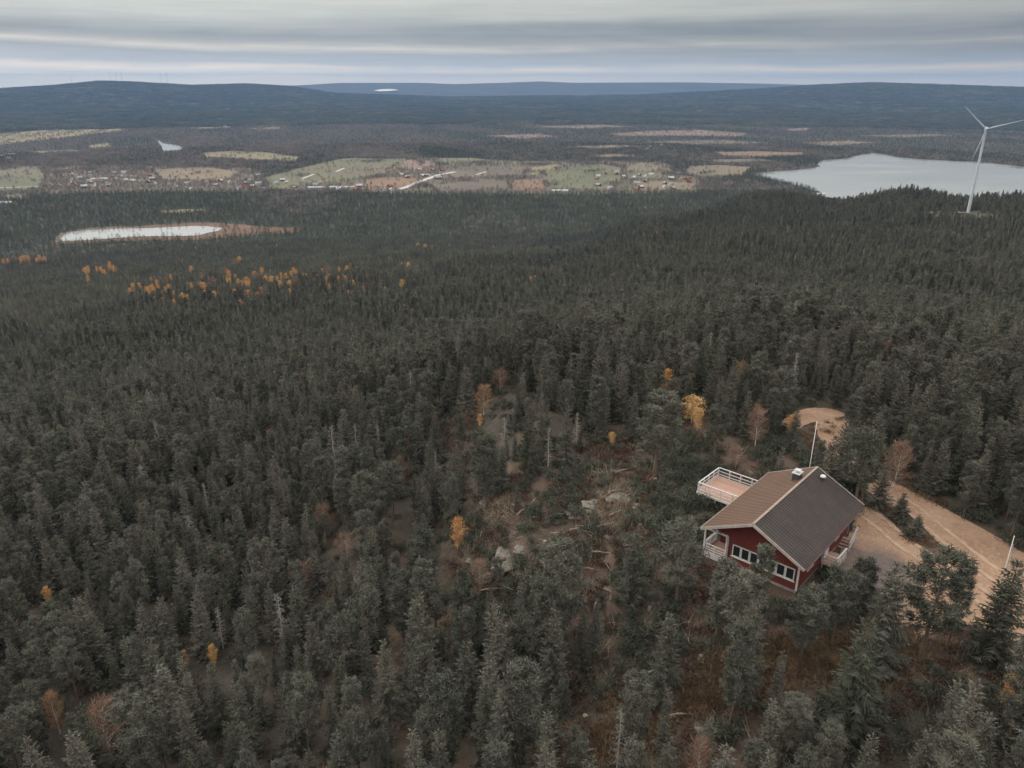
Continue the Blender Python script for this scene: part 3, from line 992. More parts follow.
def gen_pine(seed, h=H0, Rm=1.9, bare=0.34, nbr=34, tuft=24, flat=1.0, ts=1.0):
    rs = np.random.RandomState(seed)
    tv, tf, ax = stem(h * 0.97, 0.15, rs, lean=0.02)
    SP, SQ, C = [], [], []
    for k in range(nbr):
        t = bare + (0.97 - bare) * (k + rs.uniform(0, 1)) / nbr
        u = (t - bare) / (1 - bare)
        pr = (0.55 + 0.75 * u) if u < 0.45 else (0.89 * math.sqrt(max(0.02, 1 - ((u - 0.40) / 0.64) ** 2)))
        a = 2.4 * k + rs.uniform(-.5, .5)
        bl = Rm * pr * rs.uniform(.65, 1.15)
        pitch = rs.uniform(0.0, 0.35) + 0.65 * u * flat
        d = np.array([math.cos(a) * math.cos(pitch), math.sin(a) * math.cos(pitch), math.sin(pitch)])
        p0 = ax(t * h * 0.97)
        p1 = p0 + d * bl
        SP.append(p0); SQ.append(p1)
        ld = np.array([-math.sin(a), math.cos(a), 0])
        ns = rs.randint(5, 8)
        for j in range(ns):
            s = rs.uniform(.42, 1.0)
            q0 = p0 + d * bl * s
            sd_ = d * .6 + ld * rs.uniform(-1, 1) + np.array([0, 0, rs.uniform(-.1, .6)])
            q1 = q0 + sd_ / np.linalg.norm(sd_) * rs.uniform(.15, .55) * (1.25 - s * .5)
            SP.append(q0); SQ.append(q1); C.append(q1)
        C.append(p1)
    C.append(ax(h * .97)); C.append(ax(h * .93) + rs.normal(0, .12, 3))
    C = np.array(C)
    n = len(C)
    D = rs.normal(0, 1, (n, tuft, 3)); D[..., 2] = np.abs(D[..., 2]) * 0.9 - 0.25
    B = np.repeat(C[:, None], tuft, 1) + rs.normal(0, .13 * ts, (n, tuft, 3))
    L = rs.uniform(.20, .40, (n, tuft)) * ts
    cv, cf = slivers(B.reshape(-1, 3), D.reshape(-1, 3), L.ravel(), rs.uniform(.05, .10, n * tuft) * ts, rs, 0.3)
    sv, sf = sticks(np.array(SP), np.array(SQ), 0.03, 0.009)
    TV, TF = join([(tv, tf), (sv, sf)])
    return (TV, TF), (cv, [cf])
def gen_birch(seed, h=6.0, leaves=2600, Rm=1.25, twig=False):
    rs = np.random.RandomState(seed)
    tv, tf, ax = stem(h, 0.075, rs, lean=0.02)
    SP, SQ, LP, LD = [], [], [], []
    nb = 46
    for k in range(nb):
        t = 0.16 + 0.82 * k / nb
        u = (t - .16) / .84
        pr = math.sin(math.pi * (0.16 + 0.80 * u)) ** 0.8
        a = 2.4 * k + rs.uniform(-.5, .5)
        bl = Rm * pr * rs.uniform(.6, 1.2)
        pitch = rs.uniform(.4, .95)
        d = np.array([math.cos(a) * math.cos(pitch), math.sin(a) * math.cos(pitch), math.sin(pitch)])
        p0 = ax(t * h); p1 = p0 + d * bl * 1.15
        SP.append(p0); SQ.append(p1)
        m_ = int(leaves / nb)
        s = rs.uniform(.2, 1.08, m_)
        off = rs.normal(0, .17, (m_, 3))
        LP.append(p0 + d * (s * bl * 1.15)[:, None] + off)
        LD.append((rs.normal(0, 1, (m_, 3)) if not twig else d + rs.normal(0, .45, (m_, 3)) + [[0, 0, .3]]))
    P_, D_ = np.concatenate(LP), np.concatenate(LD)
    if twig:
        cv, cf = slivers(P_, D_, rs.uniform(.3, .7, len(P_)), 0.035, rs, 0.3)
    else:
        cv, cf = slivers(P_, D_, rs.uniform(.10, .17, len(P_)), rs.uniform(.09, .14, len(P_)), rs, 0.3)
    sv, sf = sticks(np.array(SP), np.array(SQ), 0.022, 0.005)
    TV, TF = join([(tv, tf), (sv, sf)])
    return (TV, TF), (cv, [cf])
def gen_dead(seed, h=7.5, Rm=1.3):
    rs = np.random.RandomState(seed)
    tv, tf, ax = stem(h, 0.11, rs, lean=0.012)
    SP, SQ, B, D = [], [], [], []
    for k in range(60):
        t = 0.18 + 0.8 * k / 60
        a = 2.4 * k + rs.uniform(-.6, .6)
        bl = Rm * (1 - t) ** .7 * rs.uniform(.4, 1.15) + .12
        pitch = rs.uniform(-.35, .25)
        d = np.array([math.cos(a) * math.cos(pitch), math.sin(a) * math.cos(pitch), math.sin(pitch)])
        p0 = ax(t * h); p1 = p0 + d * bl
        SP.append(p0); SQ.append(p1)
        m_ = 9
        B.append(p0 + d * (rs.uniform(.3, 1, m_) * bl)[:, None]); D.append(d + rs.normal(0, .8, (m_, 3)))
    B, D = np.concatenate(B), np.concatenate(D)
    cv, cf = slivers(B, D, rs.uniform(.15, .45, len(B)), 0.03, rs, 0.3)
    sv, sf = sticks(np.array(SP), np.array(SQ), 0.024, 0.006)
    TV, TF = join([(tv, tf), (sv, sf)])
    return (TV, TF), (cv, [cf])

VAR = {}
def variants(kind, gens, tm, cm):
    VAR[kind] = []
    for k, (T, C) in enumerate(gens):
        t_me = mesh_np(kind + '_trunk', T[0], T[1], [tm])
        c_me = mesh_np(kind + '_crown', C[0], C[1], [cm])
        V, F = join([(T[0], T[1][0]), (T[0][:0], T[1][0][:0])]) if False else (None, None)
        b = len(T[0])
        allV = np.concatenate([T[0], C[0]])
        allF = list(T[1]) + [f + b for f in C[1]]
        w_me = mesh_np(kind + '_whole', allV, allF, [tm, cm], [0] * len(T[1]) + [1] * len(C[1]))
        VAR[kind].append((t_me, c_me, w_me))
variants('spruce', [gen_spruce(1, Rm=1.45), gen_spruce(2, Rm=1.2, ragged=.35), gen_spruce(3, Rm=1.8, levels=32), gen_spruce(4, Rm=1.4, ragged=.45, low=.12), gen_spruce(5, Rm=1.05, levels=28, ragged=.3), gen_spruce(6, Rm=1.6, ragged=.5)], M['bark'], M['spruce'])
variants('pine', [gen_pine(11, Rm=1.6), gen_pine(12, Rm=1.95, bare=.42, flat=.7), gen_pine(13, Rm=1.35, bare=.25, nbr=38), gen_pine(14, Rm=1.7, bare=.30, flat=.9, nbr=40), gen_pine(15, Rm=1.45, bare=.2, nbr=42), gen_pine(16, Rm=2.3, bare=.36, nbr=44, tuft=26)], M['bark'], M['pine'])
variants('birch', [gen_birch(21), gen_birch(22, Rm=1.5), gen_birch(23, Rm=1.0, leaves=1900)], M['birch_bark'], M['gold'])
variants('bare', [gen_birch(31, twig=True, leaves=1900), gen_birch(32, twig=True, Rm=1.5, leaves=2100), gen_birch(33, twig=True, Rm=1.6, h=4.6, leaves=1700)], M['birch_bark'], M['rust'])
variants('young', [with_core(gen_spruce(51 + k_, Rm=r_, levels=16, tw=.36, step=.35), 51 + k_, H0, r_) for k_, r_ in enumerate((1.9, 1.6, 1.75, 1.4))], M['bark'], M['young'])
variants('midspruce', [with_core(gen_spruce(70 + k_, Rm=r_, levels=20, tw=.26, step=.27, ragged=.35), k_, H0, r_) for k_, r_ in enumerate((1.15, 1.0, 1.3, .9, 1.2, 1.4))], M['bark'], M['spruce_mid'])
variants('midpine', [gen_pine(80 + k_, Rm=r_, bare=.2, nbr=30, tuft=14, ts=1.5) for k_, r_ in enumerate((1.3, 1.1, 1.45))], M['bark'], M['spruce_mid'])
variants('dead', [gen_dead(41), gen_dead(42, Rm=1.0), gen_dead(43, Rm=1.6)], M['grey_bark'], M['grey_twig'])
HK = {'midspruce': H0, 'midpine': H0, 'young': H0, 'spruce': H0, 'pine': H0, 'birch': 6.0, 'bare': 6.0, 'dead': 7.5}

TREES = {}
NAMES = {'spruce': ('spruce_tree', 'spruce tree'), 'pine': ('pine_tree', 'pine tree'), 'birch': ('birch_tree', 'birch tree'), 'bare': ('leafless_tree', 'leafless tree'), 'dead': ('dead_tree', 'dead tree')}
def plant(kind, x, y, hgt, var, rz, label, group, wide=1.0, z=None):
    nm, cat = NAMES[kind]
    t_me, c_me, _ = VAR[kind][var % len(VAR[kind])]
    key = (kind, var % len(VAR[kind]))
    s = hgt / HK[kind]
    if z is None:
        z = float(height(x, y))
    loc = (x, y, z - 0.05)
    if key not in TREES:
        root = empty(nm, loc, rz)
        root.scale = (s * wide, s * wide, s)
        tag(root, label, cat, group)
        link('trunk', t_me, root)
        link('crown', c_me, root)
        TREES[key] = root
        return root
    return copy_tree(TREES[key], loc, rz, (s * wide, s * wide, s), label, group)

# ------------------------------------------------------------------ scattered plants that nobody could count
def scatter(name, P, rot, scl, idx, meshes, label):
    """ONE object of kind stuff: a cloud of points that carries copies of a few meshes"""
    n = len(P)
    me = bpy.data.meshes.new(name)
    me.vertices.add(n)
    me.vertices.foreach_set('co', np.asarray(P, dtype=np.float32).ravel())
    for nm, ty, val in (('turn', 'FLOAT', rot), ('size', 'FLOAT', scl), ('pick', 'INT', idx)):
        at = me.attributes.new(nm, ty, 'POINT')
        at.data.foreach_set('value', np.asarray(val, dtype=np.int32 if ty == 'INT' else np.float32))
    o = link(name, me)
    tag(o, label, None, None, 'stuff')
    col = bpy.data.collections.new(name + '_kinds')
    for k, m in enumerate(meshes):
        col.objects.link(bpy.data.objects.new('%s_%02d' % (name, k), m))
    ng = bpy.data.node_groups.new(name, 'GeometryNodeTree')
    ng.interface.new_socket('Geometry', in_out='INPUT', socket_type='NodeSocketGeometry')
    ng.interface.new_socket('Geometry', in_out='OUTPUT', socket_type='NodeSocketGeometry')
    gi = ng.nodes.new('NodeGroupInput'); go = ng.nodes.new('NodeGroupOutput')
    ci = ng.nodes.new('GeometryNodeCollectionInfo')
    ci.inputs['Collection'].default_value = col
    ci.inputs['Separate Children'].default_value = True
    ci.inputs['Reset Children'].default_value = True
    ip = ng.nodes.new('GeometryNodeInstanceOnPoints')
    ip.inputs['Pick Instance'].default_value = True
    def attr(nm, ty):
        a = ng.nodes.new('GeometryNodeInputNamedAttribute')
        a.data_type = ty
        a.inputs['Name'].default_value = nm
        return a.outputs['Attribute']
    cx = ng.nodes.new('ShaderNodeCombineXYZ')
    ng.links.new(attr('turn', 'FLOAT'), cx.inputs[2])
    ng.links.new(gi.outputs[0], ip.inputs['Points'])
    ng.links.new(ci.outputs[0], ip.inputs['Instance'])
    ng.links.new(attr('pick', 'INT'), ip.inputs['Instance Index'])
    ng.links.new(cx.outputs[0], ip.inputs['Rotation'])
    ng.links.new(attr('size', 'FLOAT'), ip.inputs['Scale'])
    ng.links.new(ip.outputs[0], go.inputs[0])
    md = o.modifiers.new('scatter', 'NODES')
    md.node_group = ng
    return o

# ------------------------------------------------------------------ where the cabin stands
HC = Vector((23.46, 56.67, 0.0))
HRZ = math.atan2(-0.67011, 0.74226)
HW = np.array([0.74226, -0.67011]); HD = np.array([0.67011, 0.74226])
def hlocal(x, y):
    return (x - HC.x) * HW[0] + (y - HC.y) * HW[1], (x - HC.x) * HD[0] + (y - HC.y) * HD[1]

# ------------------------------------------------------------------ single trees one can point at
SOLO = []          # (x, y) kept free by the random forest
def solo(kind, px, py, hgt, var, label, group=None, wide=1.0, rz=None):
    p = on_ground(px, py)
    SOLO.append((p[0], p[1], 1.3 + hgt * 0.12 * wide))
    return plant(kind, p[0], p[1], hgt, var, rz if rz is not None else random.uniform(0, 6.28), label, group, wide, p[2])
solo('pine', 655, 474, 9.2, 3, 'big round-headed pine standing alone at the top edge of the clearing', None, 1.45)
solo('pine', 919, 664, 8.8, 5, 'broad dark pine on a bare trunk beside the gravel yard', None, 1.15)
solo('pine', 946, 650, 7.0, 2, 'thin see-through young pine next to the broad pine by the yard', None, 0.8)
solo('spruce', 989, 662, 8.4, 2, 'dark layered spruce standing in front of the white flagpole', None, 1.1)
solo('spruce', 876, 668, 8.6, 0, 'dark spruce below the grey parking patch', None, 1.2)
solo('spruce', 633, 603, 6.4, 2, 'very dark low spruce in the middle of the stony clearing', None, 1.15)
solo('pine', 676, 606, 7.8, 3, 'bushy pine standing before the white veranda corner of the cabin', None, 1.15)
solo('pine', 755, 628, 7.2, 4, 'spreading pine whose top hides part of the cabin windows', None, 0.85)
solo('pine', 800, 662, 6.0, 3, 'thick pine under the lower corner of the cabin gable', None, 1.25)
solo('pine', 832, 648, 6.6, 1, 'pine growing against the low right corner of the cabin roof', None, 1.1)
solo('pine', 852, 632, 6.4, 4, 'egg-shaped pine between the cabin landing and parking patch', None, 1.1)
solo('pine', 716, 640, 6.8, 4, 'dense pine below the cabin porch on the slope', None, 1.2)
solo('pine', 735, 665, 7.4, 1, 'flat topped pine lower on the slope in front of the cabin', None, 1.1)
solo('spruce', 878, 508, 5.2, 5, 'shaggy spruce on the island between track and yard behind the cabin', None, 1.1)
solo('spruce', 899, 522, 3.0, 2, 'short dark bushy spruce on the grassy island of the road', None, 1.5)
solo('spruce', 915, 536, 2.2, 2, 'low dark juniper-like bush at the tip of the road island', None, 1.7)
solo('spruce', 792, 448, 4.6, 2, 'dark spruce right behind the cabin ridge beside the white mast', None, 1.1)
solo('spruce', 842, 484, 5.6, 1, 'slim spruce just behind the far end of the cabin roof', None, 1.0)
solo('spruce', 851, 455, 5.2, 1, 'slim spruce between the cabin roof and the gravel track, farther of two', None, 1.1)
solo('spruce', 861, 472, 4.6, 5, 'shaggy spruce between the cabin roof and the gravel track, nearer of two', None, 1.1)
solo('pine', 848, 437, 5.0, 0, 'round headed pine beside the track just before the turning place', None, 1.2)
solo('spruce', 872, 458, 6.0, 3, 'ragged spruce on the far verge of the gravel track', None, 1.1)
solo('spruce', 662, 705, 7.6, 0, 'pointed spruce on the trodden path below the clearing', None, 1.0)
solo('spruce', 468, 725, 8.0, 0, 'pale pointed spruce on the dark slope below the clearing', None, 1.1)
solo('spruce', 845, 735, 9.0, 5, 'tall shaggy spruce lowest under the brown path', None, 1.1)
solo('birch', 458, 550, 3.7, 0, 'lone bright orange birch among grey conifers beside the clearing', None, 1.2)
solo('birch', 691, 424, 3.5, 1, 'golden birch bush at the forest edge behind the clearing', None, 1.9)
solo('birch', 697, 432, 3.0, 1, 'smaller golden bush just under the big golden birch', None, 1.1)
solo('bare', 755, 447, 4.4, 1, 'rusty leafless bush between the deck and turning place', None, 1.1)
solo('birch', 790, 436, 2.6, 1, 'yellow bush at the lip of the gravel turning place', None, 1.3)
solo('birch', 612, 446, 1.7, 1, 'low orange bush at the upper rim of the clearing', None, 1.2)
solo('bare', 484, 415, 4.5, 1, 'wide pinkish leafless tree in the gap above the clearing', None, 1.4)
solo('bare', 500, 392, 4.5, 2, 'pinkish brown leafless tree behind the gap above the clearing', None, 1.3)
solo('bare', 893, 490, 5.0, 1, 'pale brown leafless tree at the bend of the gravel road', None, 1.1)
solo('bare', 735, 470, 3.0, 2, 'low brown leafless bush behind the wooden deck', None, 1.3)
solo('birch', 1003, 708, 3.0, 2, 'orange leaved young birch at the lower right edge of the photo', None, 0.9)
solo('birch', 50, 606, 2.6, 1, 'small orange birch low in the dark forest at far lower left', None, 0.9)
solo('birch', 215, 668, 2.8, 0, 'yellow birch poking out of dark conifers, larger of a pair', None, 0.9)
solo('birch', 186, 668, 2.2, 1, 'small yellow birch, lesser of the pair in dark conifers', None, 0.9)
solo('bare', 112, 760, 6.0, 1, 'pale leafless tree in the lowest left corner of forest', None, 1.2)
solo('bare', 325, 540, 4.8, 0, 'reddish leafless tree in a gap left of the orange birch', None, 1.2)
solo('bare', 348, 560, 4.2, 2, 'low reddish leafless thicket left of the orange birch', None, 1.2)
solo('birch', 298, 416, 3.6, 0, 'single orange birch alone in the wide conifer slope', None, 0.9)
solo('birch', 75, 461, 2.8, 0, 'faint orange birch far left on the conifer slope', None, 0.9)
solo('birch', 123, 463, 3.0, 1, 'faint orange birch, second from the left on the conifer slope', None, 0.9)
solo('birch', 460, 354, 6.0, 0, 'orange birch on the mid slope above the lone birch', None, 0.95)
solo('birch', 480, 428, 2.2, 0, 'tiny orange birch beside the leafless gap', None, 1.0)
solo('dead', 790, 405, 7.2, 1, 'pale bare trunk rising over the forest behind the turning place', None, 0.8)
solo('dead', 263, 595, 7.5, 0, 'pale lichen covered dead spruce in the dark forest', None, 1.1)
solo('dead', 195, 560, 7.0, 2, 'whitish dead tree on the dark forest slope at left', None, 1.0)
solo('dead', 285, 655, 7.5, 1, 'silvery dead spruce lower in the dark forest', None, 1.1)
solo('pine', 393, 523, 7.8, 1, 'flat crowned pine on a visible trunk left of the clearing', None, 1.1)
GOLD = [(5, 268), (22, 266), (30, 265), (38, 266), (46, 266), (98, 276), (106, 278), (115, 276), (128, 300), (134, 296), (152, 298), (160, 304), (170, 296), (178, 302), (184, 305), (192, 292),
        (202, 290), (206, 300), (214, 288), (222, 304), (228, 287), (236, 299), (243, 288), (250, 286), (257, 284), (262, 298), (272, 286), (285, 286), (296, 288), (307, 284), (316, 288), (330, 284), (339, 286),
        (346, 285), (358, 287), (383, 289), (244, 309), (215, 305), (90, 277), (470, 296), (466, 291), (515, 290), (531, 288), (545, 281), (552, 279), (560, 281), (594, 293), (600, 294), (606, 290), (611, 284), (627, 296),
        (643, 240), (656, 238), (663, 302), (670, 306), (738, 297), (757, 295), (705, 283), (425, 252), (432, 252), (450, 250), (418, 250), (72, 372), (68, 370), (715, 318)]
GOLD = GOLD + [(x + random.uniform(-5, 5), y + random.uniform(-4, 3)) for x, y in GOLD if y > 255 or x > 600]
GOLD += [(random.uniform(150, 350), random.gauss(288, 9)) for _ in range(44)] + [(random.uniform(200, 430), random.uniform(270, 296)) for _ in range(16)] + [(random.uniform(60, 420), random.uniform(268, 312)) for _ in range(26)] + [(random.uniform(420, 800), random.uniform(266, 310)) for _ in range(14)]
for k, (px, py) in enumerate(GOLD):
    p = on_ground(px, py)
    rr = math.hypot(p[0], p[1])
    hh = random.uniform(0.0085, 0.0155) * rr * (0.72 if py < 260 else 1.0)
    where = ('below the small lake' if px < 120 else 'in the autumn belt across the left slope' if px < 400 else 'on the dark middle slope' if py > 262 else 'beyond the middle crest')
    plant('birch' if random.random() < 0.75 else 'bare', p[0], p[1], min(hh, 13.0), k, random.uniform(0, 6.28), 'autumn coloured broadleaf tree ' + where, 'autumn trees ' + where, random.uniform(0.9, 1.4), p[2])

# ------------------------------------------------------------------ the forest on the hill
def jgrid(s, r0, r1, amax, seed):
    r = np.random.default_rng(seed)
    n = int(r1 / s) + 2
    w = int(r1 * math.sin(R(amax)) / s) + 2
    I, J = np.meshgrid(np.arange(-w, w), np.arange(0, n))
    x = (I + 0.5 + r.uniform(-.46, .46, I.shape)) * s
    y = (J + 0.5 + r.uniform(-.46, .46, I.shape)) * s
    x, y = x.ravel(), y.ravel()
    rr = np.hypot(x, y)
    k = (rr >= r0) & (rr < r1) & (np.abs(np.degrees(np.arctan2(x, y))) < amax)
    return x[k], y[k], r
def road_dist(x, y):
    d = np.full(x.shape, 1e9)
    for P, w in ROADS:
        for i in range(len(P)):
            d = np.minimum(d, np.hypot(x - P[i, 0], y - P[i, 1]) - w)
    return d
HOUSE_PX = [(694, 468), (720, 462), (762, 466), (792, 462), (822, 462), (868, 505), (862, 545), (845, 564), (803, 592), (770, 590), (735, 562), (700, 558)]
YARD_PX = [(857, 511), (872, 506), (885, 515), (893, 490), (908, 494), (1030, 560), (1030, 660), (990, 632), (950, 600), (930, 560), (900, 580), (884, 604), (862, 590)]
LOOP_PX = [(776, 428), (788, 406), (840, 402), (846, 414), (806, 434)]
CLEAR_A = [(482, 505), (560, 466), (612, 434), (660, 448), (700, 466), (702, 545), (728, 585), (735, 640), (690, 668), (630, 632), (556, 606), (500, 572), (470, 535)]
CLEAR_B = [(500, 585), (690, 610), (765, 610), (780, 690), (740, 768), (540, 768), (505, 700)]
CLEAR_C = [(882, 640), (960, 618), (1010, 660), (1005, 705), (900, 695), (770, 690), (770, 650)]
CLEAR_D = [(432, 420), (470, 410), (488, 440), (470, 480), (440, 470)]
FEAT = [(112, 738, 16, 60), (458, 536, 22, 60), (691, 410, 14, 92), (697, 424, 12, 90), (755, 434, 15, 84), (790, 424, 10, 88), (484, 398, 20, 95), (500, 380, 14, 100), (1003, 694, 12, 52), (650, 432, 30, 76), (612, 438, 9, 84), (50, 597, 8, 62), (215, 654, 7, 55), (187, 658, 6, 55), (298, 406, 9, 150), (460, 344, 8, 230), (335, 530, 15, 66), (393, 500, 16, 62), (893, 480, 12, 78), (735, 462, 10, 74)]
DECK_PX = [(690, 470), (720, 458), (760, 470), (755, 510), (700, 506)]
def place_forest(s, r0, r1, amax, seed, far):
    x, y, r = jgrid(s, r0, r1, amax, seed)
    n = len(x)
    z = height(x, y)
    rr = np.hypot(x, y)
    big = wav(x, y, 60, 31)
    hgt = np.clip(r.normal(6.6, 1.8, n) + big * 0.6, 2.6, 11.0)
    hgt = hgt * np.interp(rr, [60, 150, 400, 900, 1400], [0.92, 0.95, 1.0, 1.15, 1.3])
    u = r.random(n)
    mixn = wav(x, y, 45, 33) * 0.14
    ps = (0.74 if far else 0.64) + mixn
    kind = np.where(u < ps, 0, 1)
    v = r.random(n)
    kind[v < 0.020] = 3
    kind[(v > 0.022) & (v < (0.026 if far else 0.040))] = 4
    kind[(v > 0.06) & (v < 0.063)] = 2
    hgt = np.where(kind == 2, hgt * 0.55, np.where(kind == 3, hgt * 0.62, np.where(kind == 4, hgt * .85, hgt)))
    keep = np.ones(n, dtype=bool)
    if not far:
        kp = np.ones(n)
        pxs = []
        for f in (0.1, 0.4, 0.6, 0.8, 0.98):
            a, b, _ = project(np.stack([x, y, z + hgt * f], -1))
            pxs.append((a, b))
        def anyin(poly):
            m = np.zeros(n, dtype=bool)
            for a, b in pxs: m |= inside(poly, a, b)
            return m
        kp[inside(CLEAR_B, *pxs[0])] = 0.72
        kp[inside(CLEAR_C, *pxs[0])] = 0.30
        kp[inside(CLEAR_D, *pxs[0])] = 0.15
        ca = inside(CLEAR_A, *pxs[1]) | inside(CLEAR_A, *pxs[0])
        kp[ca] = 0.40
        hgt = np.where(ca, np.clip(hgt * 0.42, 1.3, 4.0), hgt)
        for fx_, fy_, fr_, rmax in FEAT:
            rmax = float(np.hypot(*on_ground(fx_, fy_ + fr_ * 0.7)[:2])) - 0.5
            mm = np.zeros(n, dtype=bool)
            for a, b in pxs[1:]: mm |= np.hypot((a - fx_), (b - fy_)) < fr_ + (6 if fr_ > 13 else 1)
            kp[mm & (rr < rmax) & (rr > rmax - (40 if fr_ > 13 else 9))] = 0
        kp[anyin(HOUSE_PX) & (rr < 62)] = 0
        kp[anyin(DECK_PX) & (rr < 68)] = 0
        kp[anyin(YARD_PX) & (rr < 95)] = 0
        kp[anyin(LOOP_PX)] *= (rr > 105)[anyin(LOOP_PX)] if False else 1.0
        lm = np.zeros(n, dtype=bool)
        for a, b in pxs[1:]: lm |= inside(LOOP_PX, a, b)
        kp[lm & (rr < 104)] = 0
        a, b = hlocal(x, y)
        kp[(np.abs(a + 1.5) < 9.5) & (np.abs(b) < 8.5)] = 0
        kp[inside(YARD, x, y) | inside(LOOP, x, y) | inside(PARK, x, y)] = 0
        kp[road_dist(x, y) < 1.0] = 0
        for sx, sy, sr in SOLO:
            kp[np.hypot(x - sx, y - sy) < sr] = 0
        keep = r.random(n) < kp
        # small gaps in the stand
        keep &= ~((wav(x, y, 22, 35) > 1.75) & (r.random(n) < 0.75))
    else:
        keep = ~((wav(x, y, 90, 36) > 1.9) & (r.random(n) < 0.7))
        keep &= ~(np.hypot(x - TURB[0], y - TURB[1]) < 9)
        keep &= ~((np.hypot(x - TURB[0] * .965, y - TURB[1] * .965) < 27) & (hgt > 6))
        nr = (rr > 700)
        keep[nr] &= road_dist(x[nr], y[nr]) > 2.0
        keep &= ~(inside(MARSH, x, y) | inside(POND, x, y) | inside(LAKE, x, y))
    rz = r.uniform(0, 6.28, n)
    var = r.integers(0, 6, n)
    k = keep
    return x[k], y[k], z[k], hgt[k], kind[k], rz[k], var[k]
near = place_forest(2.6, 24, 160, 64, 101, False)
mid_ = place_forest(2.55, 160, 520, 48, 103, True)
far_ = place_forest(3.7, 520, 1330, 40, 102, True)
FX, FY, FZ, FH, FK, FR, FV = [np.concatenate(q) for q in zip(near, mid_, far_)]
FRR0 = np.hypot(FX, FY)
YOUNG = (FRR0 > 600 + 90 * wav(FX, FY, 260, 91)) & (np.degrees(np.arctan2(FX, FY)) < 4 + 4 * wav(FX, FY, 200, 92)) & (FK < 2)
FK = np.where(YOUNG, 5, FK)
FH = np.where(YOUNG, FH * .82, FH)
far1 = FRR0 > 150 + 12 * wav(FX, FY, 40, 93)
u_ = np.random.default_rng(5).random(len(FX))
FK = np.where(far1 & (FK < 2), np.where(u_ < 0.84, 6, 7), FK)
KN = ['spruce', 'pine', 'birch', 'bare', 'dead', 'young', 'midspruce', 'midpine']
FRR = np.hypot(FX, FY)
a0, b0, d0 = project(np.stack([FX, FY, FZ + FH * 0.8], -1))
infr = (a0 > -25) & (a0 < 1049) & (b0 > -10) & (b0 < 800)
order = np.argsort(np.where(infr, FRR / np.maximum(FH, 3.0) ** 0.3, 1e9))
LIMIT = {'midspruce': 0, 'midpine': 0, 'young': 0, 'spruce': 285, 'pine': 275, 'birch': 40, 'bare': 80, 'dead': 110}
SHAPE = {'spruce': ['evenly pointed', 'slim', 'broad skirted', 'ragged', 'narrow spired', 'wide shaggy'],
         'pine': ['round headed', 'flat topped', 'slender', 'bushy', 'egg shaped', 'spreading'],
         'birch': ['orange leaved', 'broad orange', 'narrow orange'], 'bare': ['pinkish brown', 'wide rusty', 'low rusty'], 'dead': ['pale grey', 'thin silvery', 'wide grey']}
def region(x, y, px, py):
    a, b = hlocal(x, y)
    if abs(a) < 13 and abs(b) < 14:
        return 'close to the red cabin'
    dy = float(np.min(np.hypot(YARD[:, 0] - x, YARD[:, 1] - y)))
    if dy < 7: return 'at the edge of the gravel road'
    if inside(CLEAR_A, np.array([px]), np.array([py]))[0]: return 'in the stony clearing'
    if math.hypot(x + 4.9, y - 58) < 9: return 'around the lone orange birch'
    if inside(CLEAR_B, np.array([px]), np.array([py]))[0]: return 'in the open slope below the clearing'
    if inside(CLEAR_C, np.array([px]), np.array([py]))[0]: return 'along the brown path under the yard'
    if math.hypot(x - 36, y - 90) < 16: return 'round the gravel turning place'
    if px > 860 and py > 640: return 'in the corner below the flagpole'
    if px > 860: return 'in the dark wood behind the gravel road'
    if px > 560 and py < 470: return 'in the wood above the clearing'
    if px > 420 and py < 470: return 'around the leafless gap above the clearing'
    if px > 380 and py > 600: return 'on the lower slope beneath the orange birch'
    col_ = 'outermost left' if px < 130 else 'left' if px < 260 else 'left of centre'
    row_ = 'lowest' if py > 650 else 'lower' if py > 540 else 'upper' if py > 420 else 'topmost'
    return 'in the %s rows of forest, %s' % (row_, col_)
done = np.zeros(len(FX), dtype=bool)
cnt = {k: 0 for k in KN}
CNTALL = 0
for q in order:
    kd = KN[FK[q]]
    if not infr[q] or cnt[kd] >= LIMIT[kd]:
        continue
    if FRR[q] > 175: break
    cnt[kd] += 1
    done[q] = True
    rg = region(FX[q], FY[q], a0[q], b0[q])
    sz = 'small' if FH[q] < 5.4 else 'medium' if FH[q] < 7.4 else 'tall'
    plant(kd, float(FX[q]), float(FY[q]), float(FH[q]), int(FV[q]), float(FR[q]),
          '%s %s %s %s' % (sz, SHAPE[kd][FV[q] % len(SHAPE[kd])], {'spruce': 'spruce', 'pine': 'pine', 'birch': 'birch', 'bare': 'leafless tree', 'dead': 'dead tree'}[kd], rg),
          {'spruce': 'spruces', 'pine': 'pines', 'birch': 'birches', 'bare': 'leafless trees', 'dead': 'dead trees'}[kd] + ' ' + rg, random.uniform(0.78, 1.05), float(FZ[q]))
for k, kd in enumerate(KN):
    m = (FK == k) & ~done
    if not m.any(): continue
    nv = len(VAR[kd])
    scatter({'spruce': 'spruce_forest', 'pine': 'pine_forest', 'birch': 'birch_woods', 'bare': 'leafless_woods', 'dead': 'dead_woods', 'midspruce': 'spruce_forest', 'midpine': 'pine_forest', 'young': 'young_forest'}[kd],
            np.stack([FX[m], FY[m], FZ[m] - 0.05], -1), FR[m], FH[m] / HK[kd], FV[m] % nv, [v[2] for v in VAR[kd]],
            {'spruce': 'dense spruce forest covering the hill', 'pine': 'pine forest mixed through the hill slopes', 'birch': 'scattered autumn birches in the forest', 'bare': 'scattered leafless trees in the forest', 'dead': 'scattered grey dead trees in the forest', 'midspruce': 'close spruce forest over the farther slopes', 'midpine': 'pines standing through the farther slopes', 'young': 'lighter young forest on the lower hill side'}[kd])

